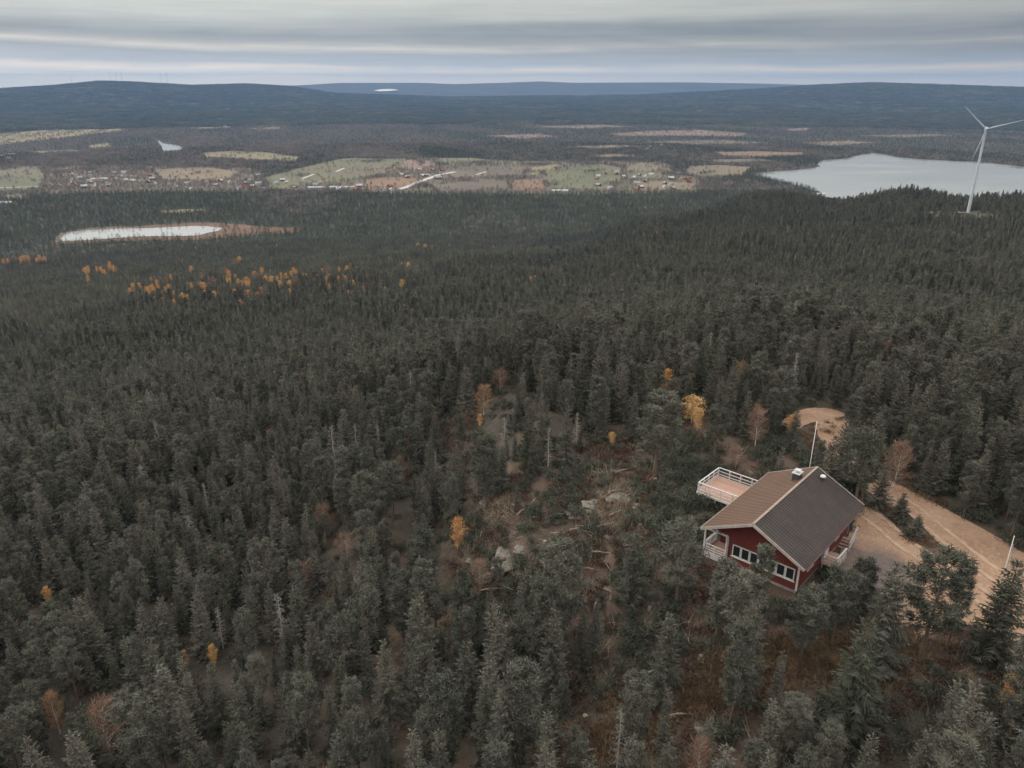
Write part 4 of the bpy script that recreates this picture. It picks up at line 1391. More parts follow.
# ------------------------------------------------------------------ woods of the valley
def gen_bush(seed, h, Rm, n, L, W):
    rs = np.random.RandomState(seed)
    D = rs.normal(0, 1, (n, 3)); D /= np.linalg.norm(D, axis=1)[:, None]
    rad = rs.uniform(.45, 1.0, n) ** .5
    lob = 1 + 0.25 * np.sin(3 * np.arctan2(D[:, 1], D[:, 0]) + seed) * np.cos(2.5 * D[:, 2])
    P_ = D * (rad * lob)[:, None] * [Rm, Rm, h * .42] + [0, 0, h * .56]
    return slivers(P_, D + rs.normal(0, .6, (n, 3)) + [[0, 0, .4]], rs.uniform(.6, 1.2, n) * L, W, rs, 0.3)
vm_con = []
for sd in (61, 62, 63):
    T, C = gen_spruce(sd, h=13, Rm=2.7, levels=10, tw=.75, step=.8, ragged=.4)
    vm_con.append(mesh_np('valley_conifer', C[0], C[1], [M['valley_green']]))
for sd in (64, 65):
    V, F = gen_bush(sd, 10, 2.6, 240, 1.1, .40)
    vm_con.append(mesh_np('valley_conifer', V, [F], [M['valley_green']]))
vm_dec = []
for sd in (71, 72, 73):
    V, F = gen_bush(sd, 10, 3.4, 260, 1.5, .42)
    vm_dec.append(mesh_np('valley_broadleaf', V, [F], [M['valley_bare']]))
vx, vy, vr = jgrid(6.8, 1330, 3500, 41, 201)
vx2, vy2, _ = jgrid(12.0, 3500, 5200, 41, 202)
vx, vy = np.concatenate([vx, vx2]), np.concatenate([vy, vy2])
vrr = np.hypot(vx, vy)
# nothing behind the ridge on the right can be seen
vz = height(vx, vy)
kp = np.clip(0.92 - 0.10 * wav(vx, vy, 420, 41) - 0.05 * wav(vx, vy, 150, 42), 0.35, 1.0)
wet = np.zeros(len(vx), dtype=bool)
for P in (LAKE, POND, RIVER): wet |= inside(P, vx, vy)
kp[wet] = 0
mi = inside(MARSH, vx, vy)
kp[mi] = np.where(wav(vx[mi], vy[mi], 40, 66) > 0.5, 0.5, 0.09)
infield = np.zeros(len(vx), dtype=bool)
for P in FPOLY: infield |= inside(P, vx, vy)
mead = inside(MEADOW, vx, vy) | inside(MEAD2, vx, vy)
kp[mead] = np.where(wav(vx[mead], vy[mead], 170, 47) > 0.5, 0.8, 0.16)
m2 = inside(MEAD2, vx, vy)
kp[m2] = np.where(wav(vx[m2], vy[m2], 130, 46) > -0.2, 0.62, 0.16)
kp[infield] = np.where(wav(vx[infield], vy[infield], 120, 48) > 1.3, 0.6, 0.03)
farf = infield & (vrr > 3300)
kp[farf] = np.where(wav(vx[farf], vy[farf], 90, 67) > 0.3, 0.55, 0.06)
edge = np.zeros(len(vx), dtype=bool)
for P in FPOLY:
    c_ = P.mean(0)
    edge |= inside(c_ + (P - c_) * 1.03, vx, vy) & ~inside(c_ + (P - c_) * 0.97, vx, vy)
kp[edge & (wav(vx, vy, 90, 49) > -0.4)] = 0.9
kp[wet] = 0
VILL = [vpoly(p) for p in ([(60, 178), (100, 170), (140, 172), (160, 182), (250, 184), (345, 184), (345, 191), (200, 192), (90, 190)], [(595, 176), (625, 172), (660, 180), (690, 192), (600, 194)], [(400, 172), (470, 172), (470, 177), (400, 178)])]
for P in VILL: kp[inside(P, vx, vy) & ~infield] = 0.30
rdv = np.ones(len(vx), dtype=bool)
for P, w in ROADS:
    if np.hypot(P[0, 0], P[0, 1]) < 1400: continue
    for i in range(len(P)):
        rdv &= np.hypot(vx - P[i, 0], vy - P[i, 1]) > w + 4
kv = (vr.random(len(vx)) < kp) & rdv
vpx, vpy, _ = project(np.stack([vx, vy, vz], -1))
bare_p = np.clip(0.30 + 0.30 * wav(vx, vy, 500, 45) + np.where((vpy < 168) & (vpx < 420), 0.30, 0) - np.where(vpy > 192, 0.42, 0), 0.02, 0.9)
for P in VILL: bare_p[inside(P, vx, vy)] = 0.75
bare_p[mead] = 0.7
isb = vr.random(len(vx)) < bare_p
for nm, sel, ms, lab in (('valley_forest', kv & ~isb, vm_con, 'conifer forest across the valley floor'), ('leafless_woods', kv & isb, vm_dec, 'purplish leafless woods and village trees of the valley')):
    n = int(sel.sum())
    scatter(nm, np.stack([vx[sel], vy[sel], vz[sel] - .1], -1), vr.uniform(0, 6.28, n), vr.uniform(.5, .95, n), vr.integers(0, len(ms), n), ms, lab)
# far patches of forest, each copy a stand of plain spires
def gen_stand(seed, n=70, size=62):
    rs = np.random.RandomState(seed)
    V, F = [], []
    for k in range(n):
        a, q = rs.uniform(0, 6.28), size * math.sqrt(rs.rand())
        c = np.array([q * math.cos(a), q * math.sin(a), 0]); h = rs.uniform(8, 15); r_ = rs.uniform(2.5, 4.2)
        b = len(V)
        for lv, (zz, rr_) in enumerate(((1.0, 1.0), (.55, .62))):
            for i in range(6):
                an = i * 1.047 + rs.uniform(-.3, .3) + lv * .5
                V.append(c + [math.cos(an) * r_ * rr_ * rs.uniform(.7, 1.2), math.sin(an) * r_ * rr_ * rs.uniform(.7, 1.2), h * (zz - 1 + .12 if lv == 0 else zz - .1)])
        V.append(c + [0, 0, h])
        for i in range(6):
            j = (i + 1) % 6
            F.append((b + i, b + j, b + 6 + j)); F.append((b + i, b + 6 + j, b + 6 + i)); F.append((b + 6 + i, b + 6 + j, b + 12))
    return np.array(V), np.array(F)
st = [mesh_np('far_stand', *(lambda q: (q[0], [q[1]]))(gen_stand(s_)), [M['far_green']]) for s_ in (81, 82, 83)]
st += [mesh_np('far_stand', *(lambda q: (q[0], [q[1]]))(gen_stand(84, 60)), [M['valley_green']])]
fx, fy, fr_ = jgrid(80, 5150, 11500, 42, 203)
fz = height(fx, fy)
clear = (wav(fx, fy, 900, 51) > 1.55)
fk = fr_.random(len(fx)) < 0.97
fx, fy, fz = fx[fk], fy[fk], fz[fk]
n = len(fx)
fp = np.where(fr_.random(n) < np.clip(0.10 + 0.22 * wav(fx, fy, 1500, 52), 0, .6), 3, fr_.integers(0, 3, n))
scatter('valley_forest', np.stack([fx, fy, fz], -1), fr_.uniform(0, 6.28, n), fr_.uniform(.8, 1.15, n), fp, st, 'far blue forest rolling to the horizon')

# ------------------------------------------------------------------ undergrowth of the clearing
def clump(seed, n, rad, L, W, up, flat=.3, hgt=.12):
    rs = np.random.RandomState(seed)
    P_ = rs.normal(0, 1, (n, 3)) * [rad, rad, hgt * .4] + [0, 0, hgt]
    P_[:, 2] = np.abs(P_[:, 2])
    return slivers(P_, rs.normal(0, 1, (n, 3)) + [[0, 0, up]], rs.uniform(.6, 1.3, n) * L, W, rs, flat)
M['heather'] = foliage_mat('heather', (0.070, 0.046, 0.038), (0.098, 0.060, 0.048), (0.090, 0.068, 0.052))
M['dry_grass'] = foliage_mat('dry_grass', (0.125, 0.085, 0.056), (0.18, 0.12, 0.076), (0.16, 0.128, 0.094))
M['shrub'] = foliage_mat('low_shrub', (0.060, 0.066, 0.052), (0.078, 0.084, 0.066), (0.10, 0.10, 0.08))
M['brash'] = foliage_mat('brash', (0.14, 0.118, 0.10), (0.19, 0.158, 0.13), (0.245, 0.20, 0.155))
ug = []
for kk, (n_, rad, L, W, up, m_, h_) in enumerate([(170, .34, .26, .07, .8, 'heather', .2), (130, .5, .22, .07, .6, 'heather', .14), (110, .28, .42, .04, 1.2, 'dry_grass', .1), (190, .36, .30, .08, .8, 'shrub', .3),
                                                 (240, .30, .34, .08, 1.0, 'shrub', .55), (36, .6, 1.1, .05, .05, 'brash', .12), (22, .8, 1.6, .06, .0, 'brash', .15)]):
    V, F = clump(300 + kk, n_, rad, L, W, up, .3, h_)
    ug.append(mesh_np('undergrowth_kind', V, [F], [M[m_]]))
ux, uy, ur = jgrid(0.8, 28, 150, 50, 301)
uz = height(ux, uy)
upx, upy, _ = project(np.stack([ux, uy, uz], -1))
opn = inside(CLEAR_A, upx, upy) | inside(CLEAR_B, upx, upy) | inside(CLEAR_C, upx, upy) | inside(CLEAR_D, upx, upy)
a_, b_ = hlocal(ux, uy)
plotm = np.hypot(ux - 25, uy - 58) < 32
kp = np.where(opn, 0.85, np.where(plotm, 0.6, 0.16)) * np.where(wav(ux, uy, 7, 61) > -0.6, 1, .35)
kp[inside(YARD, ux, uy) | inside(PARK, ux, uy) | inside(LOOP, ux, uy)] = 0
kp[(np.abs(a_) < 4.6) & (np.abs(b_) < 6.8)] = 0
rdd = road_dist(ux, uy)
kp[rdd < 0.1] *= np.where(uy[rdd < 0.1] < 50, 0.6, 0.1)
k = ur.random(len(ux)) < kp
ux, uy, uz, opn, rdd = ux[k], uy[k], uz[k], opn[k], rdd[k]
fringe = []
for PP_ in (PATH, PATH2):
    Q = catmull(PP_, 70)
    fringe.append(Q + ur.normal(0, .8, Q.shape))
for PG in ():
    Q = smooth_poly(PG, 60, 0.0)
    k_ = ur.random(len(Q)) < 0.22
    fringe.append(Q[k_] + ur.normal(0, .28, (int(k_.sum()), 2)))
fringe = np.concatenate(fringe)
ux = np.concatenate([ux, fringe[:, 0]]); uy = np.concatenate([uy, fringe[:, 1]])
uz = np.concatenate([uz, height(fringe[:, 0], fringe[:, 1])])
opn = np.concatenate([opn, np.ones(len(fringe), dtype=bool)]); rdd = np.concatenate([rdd, np.full(len(fringe), 1.0)])
n = len(ux)
patch = wav(ux, uy, 11, 62)
u = ur.random(n)
typ = np.where(patch > .9, np.where(u < .6, 2, 5), np.where(patch > -.2, np.where(u < .34, 0, np.where(u < .55, 1, np.where(u < .8, 3, 5))), np.where(u < .4, 3, np.where(u < .66, 4, np.where(u < .9, 1, 6)))))
typ = np.where((~opn) & (u > .75), 3, typ)
typ = np.where(rdd < 2.2, np.where(u < .75, 2, 1), typ)
scatter('undergrowth', np.stack([ux, uy, uz], -1), ur.uniform(0, 6.28, n), ur.uniform(.6, 1.35, n), typ, ug, 'brown heather, dry grass, low shrubs and felling brash')
print('placed', len(FX), cnt, 'valley', int(kv.sum()), 'undergrowth', n)

# ------------------------------------------------------------------ the red cabin
cab = empty('red_cabin', HC, HRZ)
tag(cab, 'red boarded cabin with ribbed brown gable roof and white trim in the forest', 'cabin')
EH, ER, HWID, YN, YF = 3.3, 5.5, 4.43, -6.47, 6.47
def zroof(x): return EH + (ER - EH) * (1 - abs(x) / HWID)
TH = 0.16
# base and walls
MB().box(-2.36, 3.62, -5.22, 5.82, -0.6, 0.32).box(-4.1, -2.361, -2.92, 5.82, -0.6, 0.32).build('foundation', M['stone_base'], cab)
zu = lambda x: zroof(x) - TH - 0.03
W0 = -4.15
MB().prism([(-2.4, 0.32), (3.7, 0.32), (3.7, zu(3.7)), (0, zu(0)), (W0, zu(W0)), (W0, zu(W0) - 0.32), (-2.4, zu(W0) - 0.32)], -5.3, -5.15).build('gable_wall', M['red'], cab)
MB().prism([(W0, 0.32), (3.7, 0.32), (3.7, zu(3.7)), (0, zu(0)), (W0, zu(W0))], 5.75, 5.9).build('gable_wall', M['red'], cab)
MB().box(3.55, 3.70, -5.145, 5.745, 0.32, zu(3.7)).build('side_wall', M['red'], cab)
MB().box(W0, W0 + .15, -2.85, 5.745, 0.32, zu(W0)).build('side_wall', M['red'], cab)
MB().box(-2.55, -2.40, -5.145, -3.0, 0.32, 4.2).box(W0, -2.40, -2.999, -2.851, 0.321, 3.4).build('porch_wall', M['red'], cab)
# roof: two slopes of ribbed sheet
def slope(sg, name, label):
    n = math.hypot(HWID, ER - EH)
    nx, nz = (ER - EH) / n * sg, HWID / n
    mb = MB()
    p0 = (0.0, ER); p1 = (sg * HWID, EH)
    q = [(p0[0], p0[1]), p1, (p1[0] - nx * TH * .0, p1[1] - TH), (p0[0], p0[1] - TH)]
    mb.prism(q, YN, YF)
    k = 0
    yy = YN + 0.12
    while yy < YF - .1:
        a = Vector((p0[0] + nx * .02 + sg * .12, yy, p0[1] + nz * .02 - .06)); b_ = Vector((p1[0] + nx * .02 - sg * .01, yy, p1[1] + nz * .02))
        mb.bar(a, b_, 0.05, 0.026, 0, up=(nx, 0, nz))
        yy += 0.36
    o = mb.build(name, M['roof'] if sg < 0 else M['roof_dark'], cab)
    tag(o, label)
    return o
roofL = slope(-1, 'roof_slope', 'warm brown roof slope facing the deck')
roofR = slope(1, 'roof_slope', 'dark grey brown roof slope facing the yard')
M['trim'] = noisy_mat('worn_white_trim', (0.27, 0.23, 0.205), (0.40, 0.355, 0.32), 2.5, .6, .3)
mb = MB()
mb.bar((0, YN - .02, ER + .035), (0, YF + .02, ER + .035), 0.20, 0.05)
mb.build('ridge_cap', noisy_mat('ridge_sheet', (0.19, 0.14, 0.11), (0.26, 0.195, 0.16), 2.0, .45, .4), cab)
for yy in (YN - 0.035, YF + 0.035):
    for sg in (-1, 1):
        MB().bar((0, yy, ER - .09), (sg * (HWID + .02), yy, EH - .09), 0.06, 0.24).build('bargeboard', M['trim'], cab)
for sg in (-1, 1):
    MB().bar((sg * (HWID + .03), YN, EH - .08), (sg * (HWID + .03), YF, EH - .08), 0.04, 0.17).build('fascia', M['red'] if sg > 0 else M['trim'], cab)
MB().bar((HWID + .10, YN + .1, EH - .10), (HWID + .10, YF - .1, EH - .10), .13, .10).build('gutter', M['dark_metal'], cab)
MB().cyl((3.80, 5.85, 0.1), (3.80, 5.85, 3.0), .05, .05, 8).build('downpipe', M['dark_metal'], cab)
# chimney and vent
c = MB().box(-1.05, -0.45, 3.35, 4.15, 4.6, 5.75).build('chimney', M['dark_metal'], roofL, bevel=.02)
MB().box(-1.12, -0.38, 3.28, 4.22, 5.752, 5.80).cyl((-.75, 3.75, 5.8), (-.75, 3.75, 5.98), .16, .16, 10).box(-1.0, -.5, 3.5, 4.0, 6.0, 6.04).build('chimney_cap', M['grey_metal'], roofL)
MB().cyl((1.02, 5.2, 4.9), (1.02, 5.2, 5.42), .13, .13, 12).build('vent_pipe', M['dark_metal'], roofR)
MB().cyl((1.02, 5.2, 5.40), (1.02, 5.2, 5.52), .26, .20, 14).build('vent_hood', M['white'], roofR)
# windows of the gable: a white band of seven
def window(x0, x1, z0, z1, y, parent, sgn=-1, bars=1):
    f = MB()
    w = .09
    ya, yb = (y - .06, y - .005) if sgn < 0 else (y + .005, y + .06)
    f.box(x0, x0 + w, ya, yb, z0, z1).box(x1 - w, x1, ya, yb, z0, z1).box(x0 + w, x1 - w, ya, yb, z1 - w, z1).box(x0 + w, x1 - w, ya, yb, z0, z0 + w)
    o = f.build('window', M['white'], parent)
    yc = (y - .03, y - .02) if sgn < 0 else (y + .02, y + .03)
    MB().box(x0 + w, x1 - w, yc[0], yc[1], z0 + w, z1 - w).build('pane', M['glass'], o)
    return o
NW = 7
wx0, wx1 = -1.95, 3.40
for k in range(NW):
    x0 = wx0 + (wx1 - wx0) * k / NW
    window(x0 + .004, x0 + (wx1 - wx0) / NW - .004, 1.12, 2.22, -5.3, cab)
MB().box(wx0 - .08, wx1 + .08, -5.42, -5.305, 1.04, 1.115).build('window_sill', M['white'], cab)
MB().box(-2.46, -2.34, -5.36, -5.31, 0.32, 2.75).build('corner_board', M['white'], cab)
MB().box(3.60, 3.76, -5.36, -5.31, 0.32, 3.3).build('corner_board', M['white'], cab)
MB().box(3.705, 3.76, 5.78, 5.92, 0.32, 3.35).build('corner_board', M['white'], cab)
# veranda in the corner by the gable
po = MB().box(-4.5, -2.42, -5.45, -3.0, 0.22, 0.36).build('porch_floor', M['deck'], cab)
tag(po)
pf = MB().box(-4.5, -2.45, -5.50, -5.455, 0.05, 0.50).box(-4.55, -4.505, -5.5, -3.0, 0.05, 0.5).build('porch_skirt', M['white'], cab)
def rail_run(p, q, z, hgt, posts, parent, name='railing', rails=3, post=.09, board=.10):
    """rails from p to q, with posts as sub-parts"""
    p = Vector((*p, 0)); q = Vector((*q, 0))
    mb = MB()
    for k in range(rails):
        zz = z + hgt * (k + 1) / rails - .03
        if k == rails - 1:
            mb.bar(p + Vector((0, 0, zz)), q + Vector((0, 0, zz)), .12, .05)
        else:
            mb.bar(p + Vector((0, 0, zz - .05)), q + Vector((0, 0, zz - .05)), .03, board)
    o = mb.build(name, M['white'], parent)
    for k in range(posts):
        t = k / max(1, posts - 1)
        c = p.lerp(q, t)
        MB().box(c.x - post / 2, c.x + post / 2, c.y - post / 2, c.y + post / 2, z - .02, z + hgt - .055).build('post', M['white'], o)
    return o
for (px_, py_) in ((-4.46, -5.42), (-2.48, -5.42), (-4.46, -3.05)):
    MB().box(px_ - .06, px_ + .06, py_ - .06, py_ + .06, 0.36, zu(-4.46) - .20 if px_ < -4 else 2.9).build('porch_post', M['white'], cab)
MB().bar((-4.46, -5.42, 2.78), (-2.48, -5.42, 2.78), .10, .13).bar((-4.46, -5.36, 2.78), (-4.46, -3.05, 2.78), .10, .13).build('porch_beam', M['white'], cab)
rail_run((-4.40, -5.42), (-2.54, -5.42), 0.40, 0.95, 3, cab, rails=4)
rail_run((-4.46, -5.3), (-4.46, -3.1), 0.40, 0.95, 3, cab, rails=4)
MB().bar((-4.46, -5.36, 1.4), (-3.7, -3.2, 2.6), .05, .09).build('porch_brace', M['white'], cab)
# landing and steps on the yard side
MB().box(3.70, 5.05, -0.5, 1.75, 0.42, 0.52).build('landing_floor', M['deck'], cab)
for px_, py_ in ((4.95, -.4), (4.95, 1.65), (3.85, -.4), (3.85, 1.65)):
    MB().box(px_ - .06, px_ + .06, py_ - .06, py_ + .06, -0.1, 0.42).build('landing_leg', M['white'], cab)
rail_run((5.0, -0.45), (5.0, 1.70), 0.52, 0.95, 3, cab, rails=3)
rail_run((3.78, -0.45), (4.92, -0.45), 0.52, 0.95, 2, cab, rails=3)
d = MB().box(3.705, 3.76, 0.15, 1.10, 0.52, 2.55).build('door', M['white'], cab)
MB().box(3.765, 3.82, 0.95, 1.0, 1.45, 1.6).build('handle', M['dark_metal'], d)
mb = MB()
for k in range(3): mb.box(3.8, 4.95, 1.755 + .28 * k, 2.03 + .28 * k, 0.28 - .15 * k, 0.36 - .15 * k)
mb.build('steps', M['deck'], cab)
# second stair towards the far corner, with a sloping hand rail
mb = MB()
for k in range(4): mb.box(3.72, 4.7, 3.55 + .3 * k, 3.83 + .3 * k, 0.06 + .15 * k, 0.13 + .15 * k)
mb.build('steps', M['deck'], cab)
sr = MB().bar((4.68, 3.5, 0.95), (4.68, 5.0, 1.75), .07, .09).bar((4.68, 3.5, 0.55), (4.68, 5.0, 1.3), .04, .10).bar((4.68, 3.5, 0.22), (4.68, 5.0, .9), .04, .10).build('stair_railing', M['white'], cab)
for yy, zt in ((3.52, 1.0), (5.0, 1.8)):
    MB().box(4.63, 4.73, yy - .045, yy + .045, 0.0, zt).build('post', M['white'], sr)
for y0_, y1_ in ((-3.6, -2.2), (2.4, 3.4)):
    f = MB().box(3.705, 3.765, y0_, y1_, 1.2, 1.28).box(3.705, 3.765, y0_, y1_, 2.22, 2.3).box(3.705, 3.765, y0_, y0_ + .08, 1.281, 2.219).box(3.705, 3.765, y1_ - .08, y1_, 1.281, 2.219).build('window', M['white'], cab)
    MB().box(3.706, 3.72, y0_ + .08, y1_ - .08, 1.28, 2.22).build('pane', M['glass'], f)

# ------------------------------------------------------------------ wooden deck on posts
DX0, DX1, DY0, DY1, DZ = -9.55, -4.75, 2.45, 6.65, 1.05
dk = empty('wooden_deck', HC, HRZ)
tag(dk, 'raised deck of pinkish boards with white railings beside the cabin', 'deck')
MB().box(DX0, DX1, DY0, DY1, DZ - .10, DZ).build('deck_floor', M['deck'], dk)
MB().box(DX0 - .04, DX1, DY0 - .05, DY0 - .005, DZ - .22, DZ + .01).box(DX0 - .05, DX0 - .005, DY0, DY1, DZ - .22, DZ + .01).box(DX0 - .04, DX1, DY1 + .005, DY1 + .05, DZ - .22, DZ + .01).build('edge_board', M['white'], dk)
rail_run((DX0 + .05, DY0 + .05), (DX1, DY0 + .05), DZ, 1.0, 5, dk, rails=3)
rail_run((DX0 + .05, DY1 - .05), (DX1, DY1 - .05), DZ, 1.0, 5, dk, rails=3)
rail_run((DX0 + .05, DY0 + .12), (DX0 + .05, DY1 - .12), DZ, 1.0, 5, dk, rails=3)
for px_ in (DX0 + .15, -7.6, -5.4):
    for py_ in (DY0 + .15, DY1 - .15):
        wx = HC.x + px_ * HW[0] + py_ * HD[0]; wy = HC.y + px_ * HW[1] + py_ * HD[1]
        MB().box(px_ - .07, px_ + .07, py_ - .07, py_ + .07, float(height(wx, wy)) - .3, DZ - .10).build('deck_post', M['white'], dk)

# ------------------------------------------------------------------ flagpoles
def flagpole(p, hgt, label):
    r_ = empty('flagpole', (p[0], p[1], p[2]))
    tag(r_, label, 'flagpole')
    MB().cyl((0, 0, -.3), (0, 0, hgt), .045, .028, 12).build('pole', M['white'], r_, smooth=True)
    MB().cyl((0, 0, hgt), (0, 0, hgt + .10), .055, .02, 10).build('finial', M['white'], r_)
    MB().box(-.13, .13, -.13, .13, -.2, .35).build('pole_foot', M['grey_metal'], r_)
    return r_
flagpole((HC.x - 1.2 * HW[0] + 8.0 * HD[0], HC.y - 1.2 * HW[1] + 8.0 * HD[1], 0.0), 9.1, 'white flagpole rising from behind the cabin ridge')
flagpole(on_ground(997, 597), 5.5, 'white flagpole beside the gravel road behind a dark spruce')
pl = on_ground(1011, 573)
t_ = empty('leaning_post', pl)
tag(t_, 'thin grey leaning post by the verge of the gravel road', 'post')
MB().cyl((0, 0, -.3), (-.45, .1, 2.6), .06, .045, 8).build('post_shaft', M['grey_bark'], t_)

# ------------------------------------------------------------------ wind turbines
def turbine_parts(root, hub, blade, mat, ang0):
    MB().cyl((0, 0, -1), (0, 0, hub - 1.6), hub * .0195, hub * .0115, 28, caps=False).build('tower', mat, root, smooth=True)
    s = hub / 95.0
    MB().box(-1.7 * s, 1.7 * s, -3.2 * s, 6.5 * s, hub - 1.6 * s, hub + 1.9 * s).build('nacelle', mat, root, bevel=.6 * s)
    MB().cyl((0, -3.25 * s, hub), (0, -4.6 * s, hub), 1.5 * s, 1.35 * s, 16).cyl((0, -4.6 * s, hub), (0, -5.8 * s, hub), 1.35 * s, .3 * s, 16).build('hub', mat, root, smooth=True)
    for k in range(3):
        a = R(ang0 + 120 * k)
        ax = Vector((math.cos(a), 0, math.sin(a)))
        tn = Vector((-math.sin(a), 0, math.cos(a)))
        V, F = [], []
        secs = [(0.0, .7, .7), (.05, .7, .6), (.15, .85, .28), (.3, .7, .2), (.6, .45, .12), (.88, .28, .07), (1.0, .12, .03)]
        for t, ch, tk in secs:
            c = Vector((0, -4.0 * s, hub)) + ax * (1.2 * s + t * (blade - 1.2 * s))
            tw = R(18) * (1 - t)
            u = tn * math.cos(tw) + Vector((0, 1, 0)) * math.sin(tw)
            w = Vector((0, 1, 0)) * math.cos(tw) - tn * math.sin(tw)
            for i in range(8):
                b_ = 2 * math.pi * i / 8
                V.append(c + u * (math.cos(b_) * ch * s + (0.35 * ch * s if t > .08 else 0)) + w * (math.sin(b_) * tk * s))
        for j in range(len(secs) - 1):
            for i in range(8):
                F.append((j * 8 + i, j * 8 + (i + 1) % 8, (j + 1) * 8 + (i + 1) % 8, (j + 1) * 8 + i))
        F += [tuple(range(8)), tuple(range(len(V) - 1, len(V) - 9, -1))]
        MB().add(V, F).build('blade', mat, root, smooth=True)
wt_ = empty('wind_turbine', (TURB[0], TURB[1], TURB[2]), math.atan2(-TURB[0], TURB[1]) * 0.9)
tag(wt_, 'tall white three-bladed wind turbine on the wooded ridge above the lake', 'wind turbine')
turbine_parts(wt_, 77.0, 29.0, M['steel_white'], 17)
FAR_T = [(72, 84.6, 60), (111, 82.5, 90), (117, 82.4, 82), (122.5, 82.6, 88), (162, 84.6, 100), (168, 84.8, 110)]
ft0 = None
for k, (px, py, hb) in enumerate(FAR_T):
    d = ray(px, py); d = d / np.hypot(d[0], d[1])
    rr = 11500.0
    x_, y_ = d[0] * rr, d[1] * rr
    z_ = float(height(x_, y_))
    lab = 'tiny far wind turbine on the hill skyline, ' + ['alone at the left end of the crest', 'first of three on the summit', 'middle of three on the summit', 'last of three on the summit', 'nearer one of the two beside the summit', 'end one of the two beside the summit'][k]
    if ft0 is None:
        ft0 = empty('wind_turbine', (x_, y_, z_), 0.4)
        tag(ft0, lab, 'wind turbine', 'far turbines on the skyline')
        turbine_parts(ft0, 95.0, 48.0, M['steel_white'], 80)
    else:
        copy_tree(ft0, (x_, y_, z_ - 3), 0.3 + .35 * k, hb / 95.0 * 1.2, lab, 'far turbines on the skyline')

# ------------------------------------------------------------------ village houses
def village_house(wallm, roofm):
    mb = MB()
    mb.box(-5, 5, -3.6, 3.6, -.3, 3.4, 0)
    mb.prism([(-3.6, 3.4), (3.6, 3.4), (0, 6.0)], -5, 5, 0)
    return mb
HM = {'white': noisy_mat('white_house', (0.36, 0.345, 0.32), (0.46, 0.44, 0.41), .5), 'red': noisy_mat('red_house', (0.15, 0.03, 0.025), (0.2, 0.045, 0.035), .5), 'yellow': noisy_mat('yellow_house', (0.38, 0.28, 0.15), (0.45, 0.34, 0.19), .5)}
RM = {'grey': noisy_mat('grey_roof', (0.22, 0.22, 0.225), (0.3, 0.3, 0.3), .5), 'tile': noisy_mat('tile_roof', (0.2, 0.09, 0.06), (0.27, 0.13, 0.09), .5), 'pale': noisy_mat('pale_roof', (0.32, 0.325, 0.33), (0.42, 0.42, 0.42), .5)}
HP = {}
def make_house(kind, rk, x, y, rz, sc, label, group):
    key = (kind, rk)
    if key not in HP:
        r_ = empty('village_house', (x, y, VZ), rz)
        tag(r_, label, 'house', group)
        mb = MB().box(-3.6, 3.6, -5, 5, -.5, 3.4)
        mb.prism([(-3.58, 3.401), (3.58, 3.401), (0, 5.9)], -4.98, 4.98)
        mb.build('wall', HM[kind], r_)
        rf = MB()
        for sg in (-1, 1):
            rf.prism([(0, 6.2), (sg * 4.2, 3.2), (sg * 4.2, 2.95), (0, 5.92)], -5.5, 5.5)
        rf = rf.build('roof', RM[rk], r_)
        MB().box(-.5, .5, 1.2, 2.2, 5.4, 7.0).build('chimney', RM['tile'], rf)
        r_.scale = (sc, sc, sc)
        HP[key] = r_
        return
    copy_tree(HP[key], (x, y, VZ), rz, sc, label, group)
hs = np.random.RandomState(77)
CL = [('amid the bare trees of the village', (70, 172, 155, 189), 42), ('along the village road between fields', (160, 180, 345, 190.5), 36), ('in the hamlet on the green fields', (595, 172, 690, 191), 30),
      ('by the pale straight road', (395, 170, 472, 180), 16), ('on the far edge of the valley fields', (0, 152, 30, 160), 5), ('among the clearings beyond the hamlet', (625, 144, 700, 152), 12), ('beside the stubble strip below the fields', (330, 186, 400, 192), 10)]
for where, (x0, y0, x1, y1), cnt_ in CL:
    got = 0
    while got < cnt_:
        px, py = hs.uniform(x0, x1), hs.uniform(y0, y1)
        P = on_plane(px, py, VZ)
        if inside(LAKE, P[:1], P[1:2])[0]: continue
        got += 1
        kd = hs.choice(['white', 'red', 'yellow'], p=[.45, .4, .15]); rk = hs.choice(['grey', 'tile', 'pale'], p=[.4, .35, .25])
        make_house(kd, rk, float(P[0]), float(P[1]), hs.uniform(0, 3.14), hs.uniform(.8, 1.5),
                   'tiny %s house with %s roof %s' % (kd, {'grey': 'grey', 'tile': 'tiled', 'pale': 'pale metal'}[rk], where), 'houses ' + where)
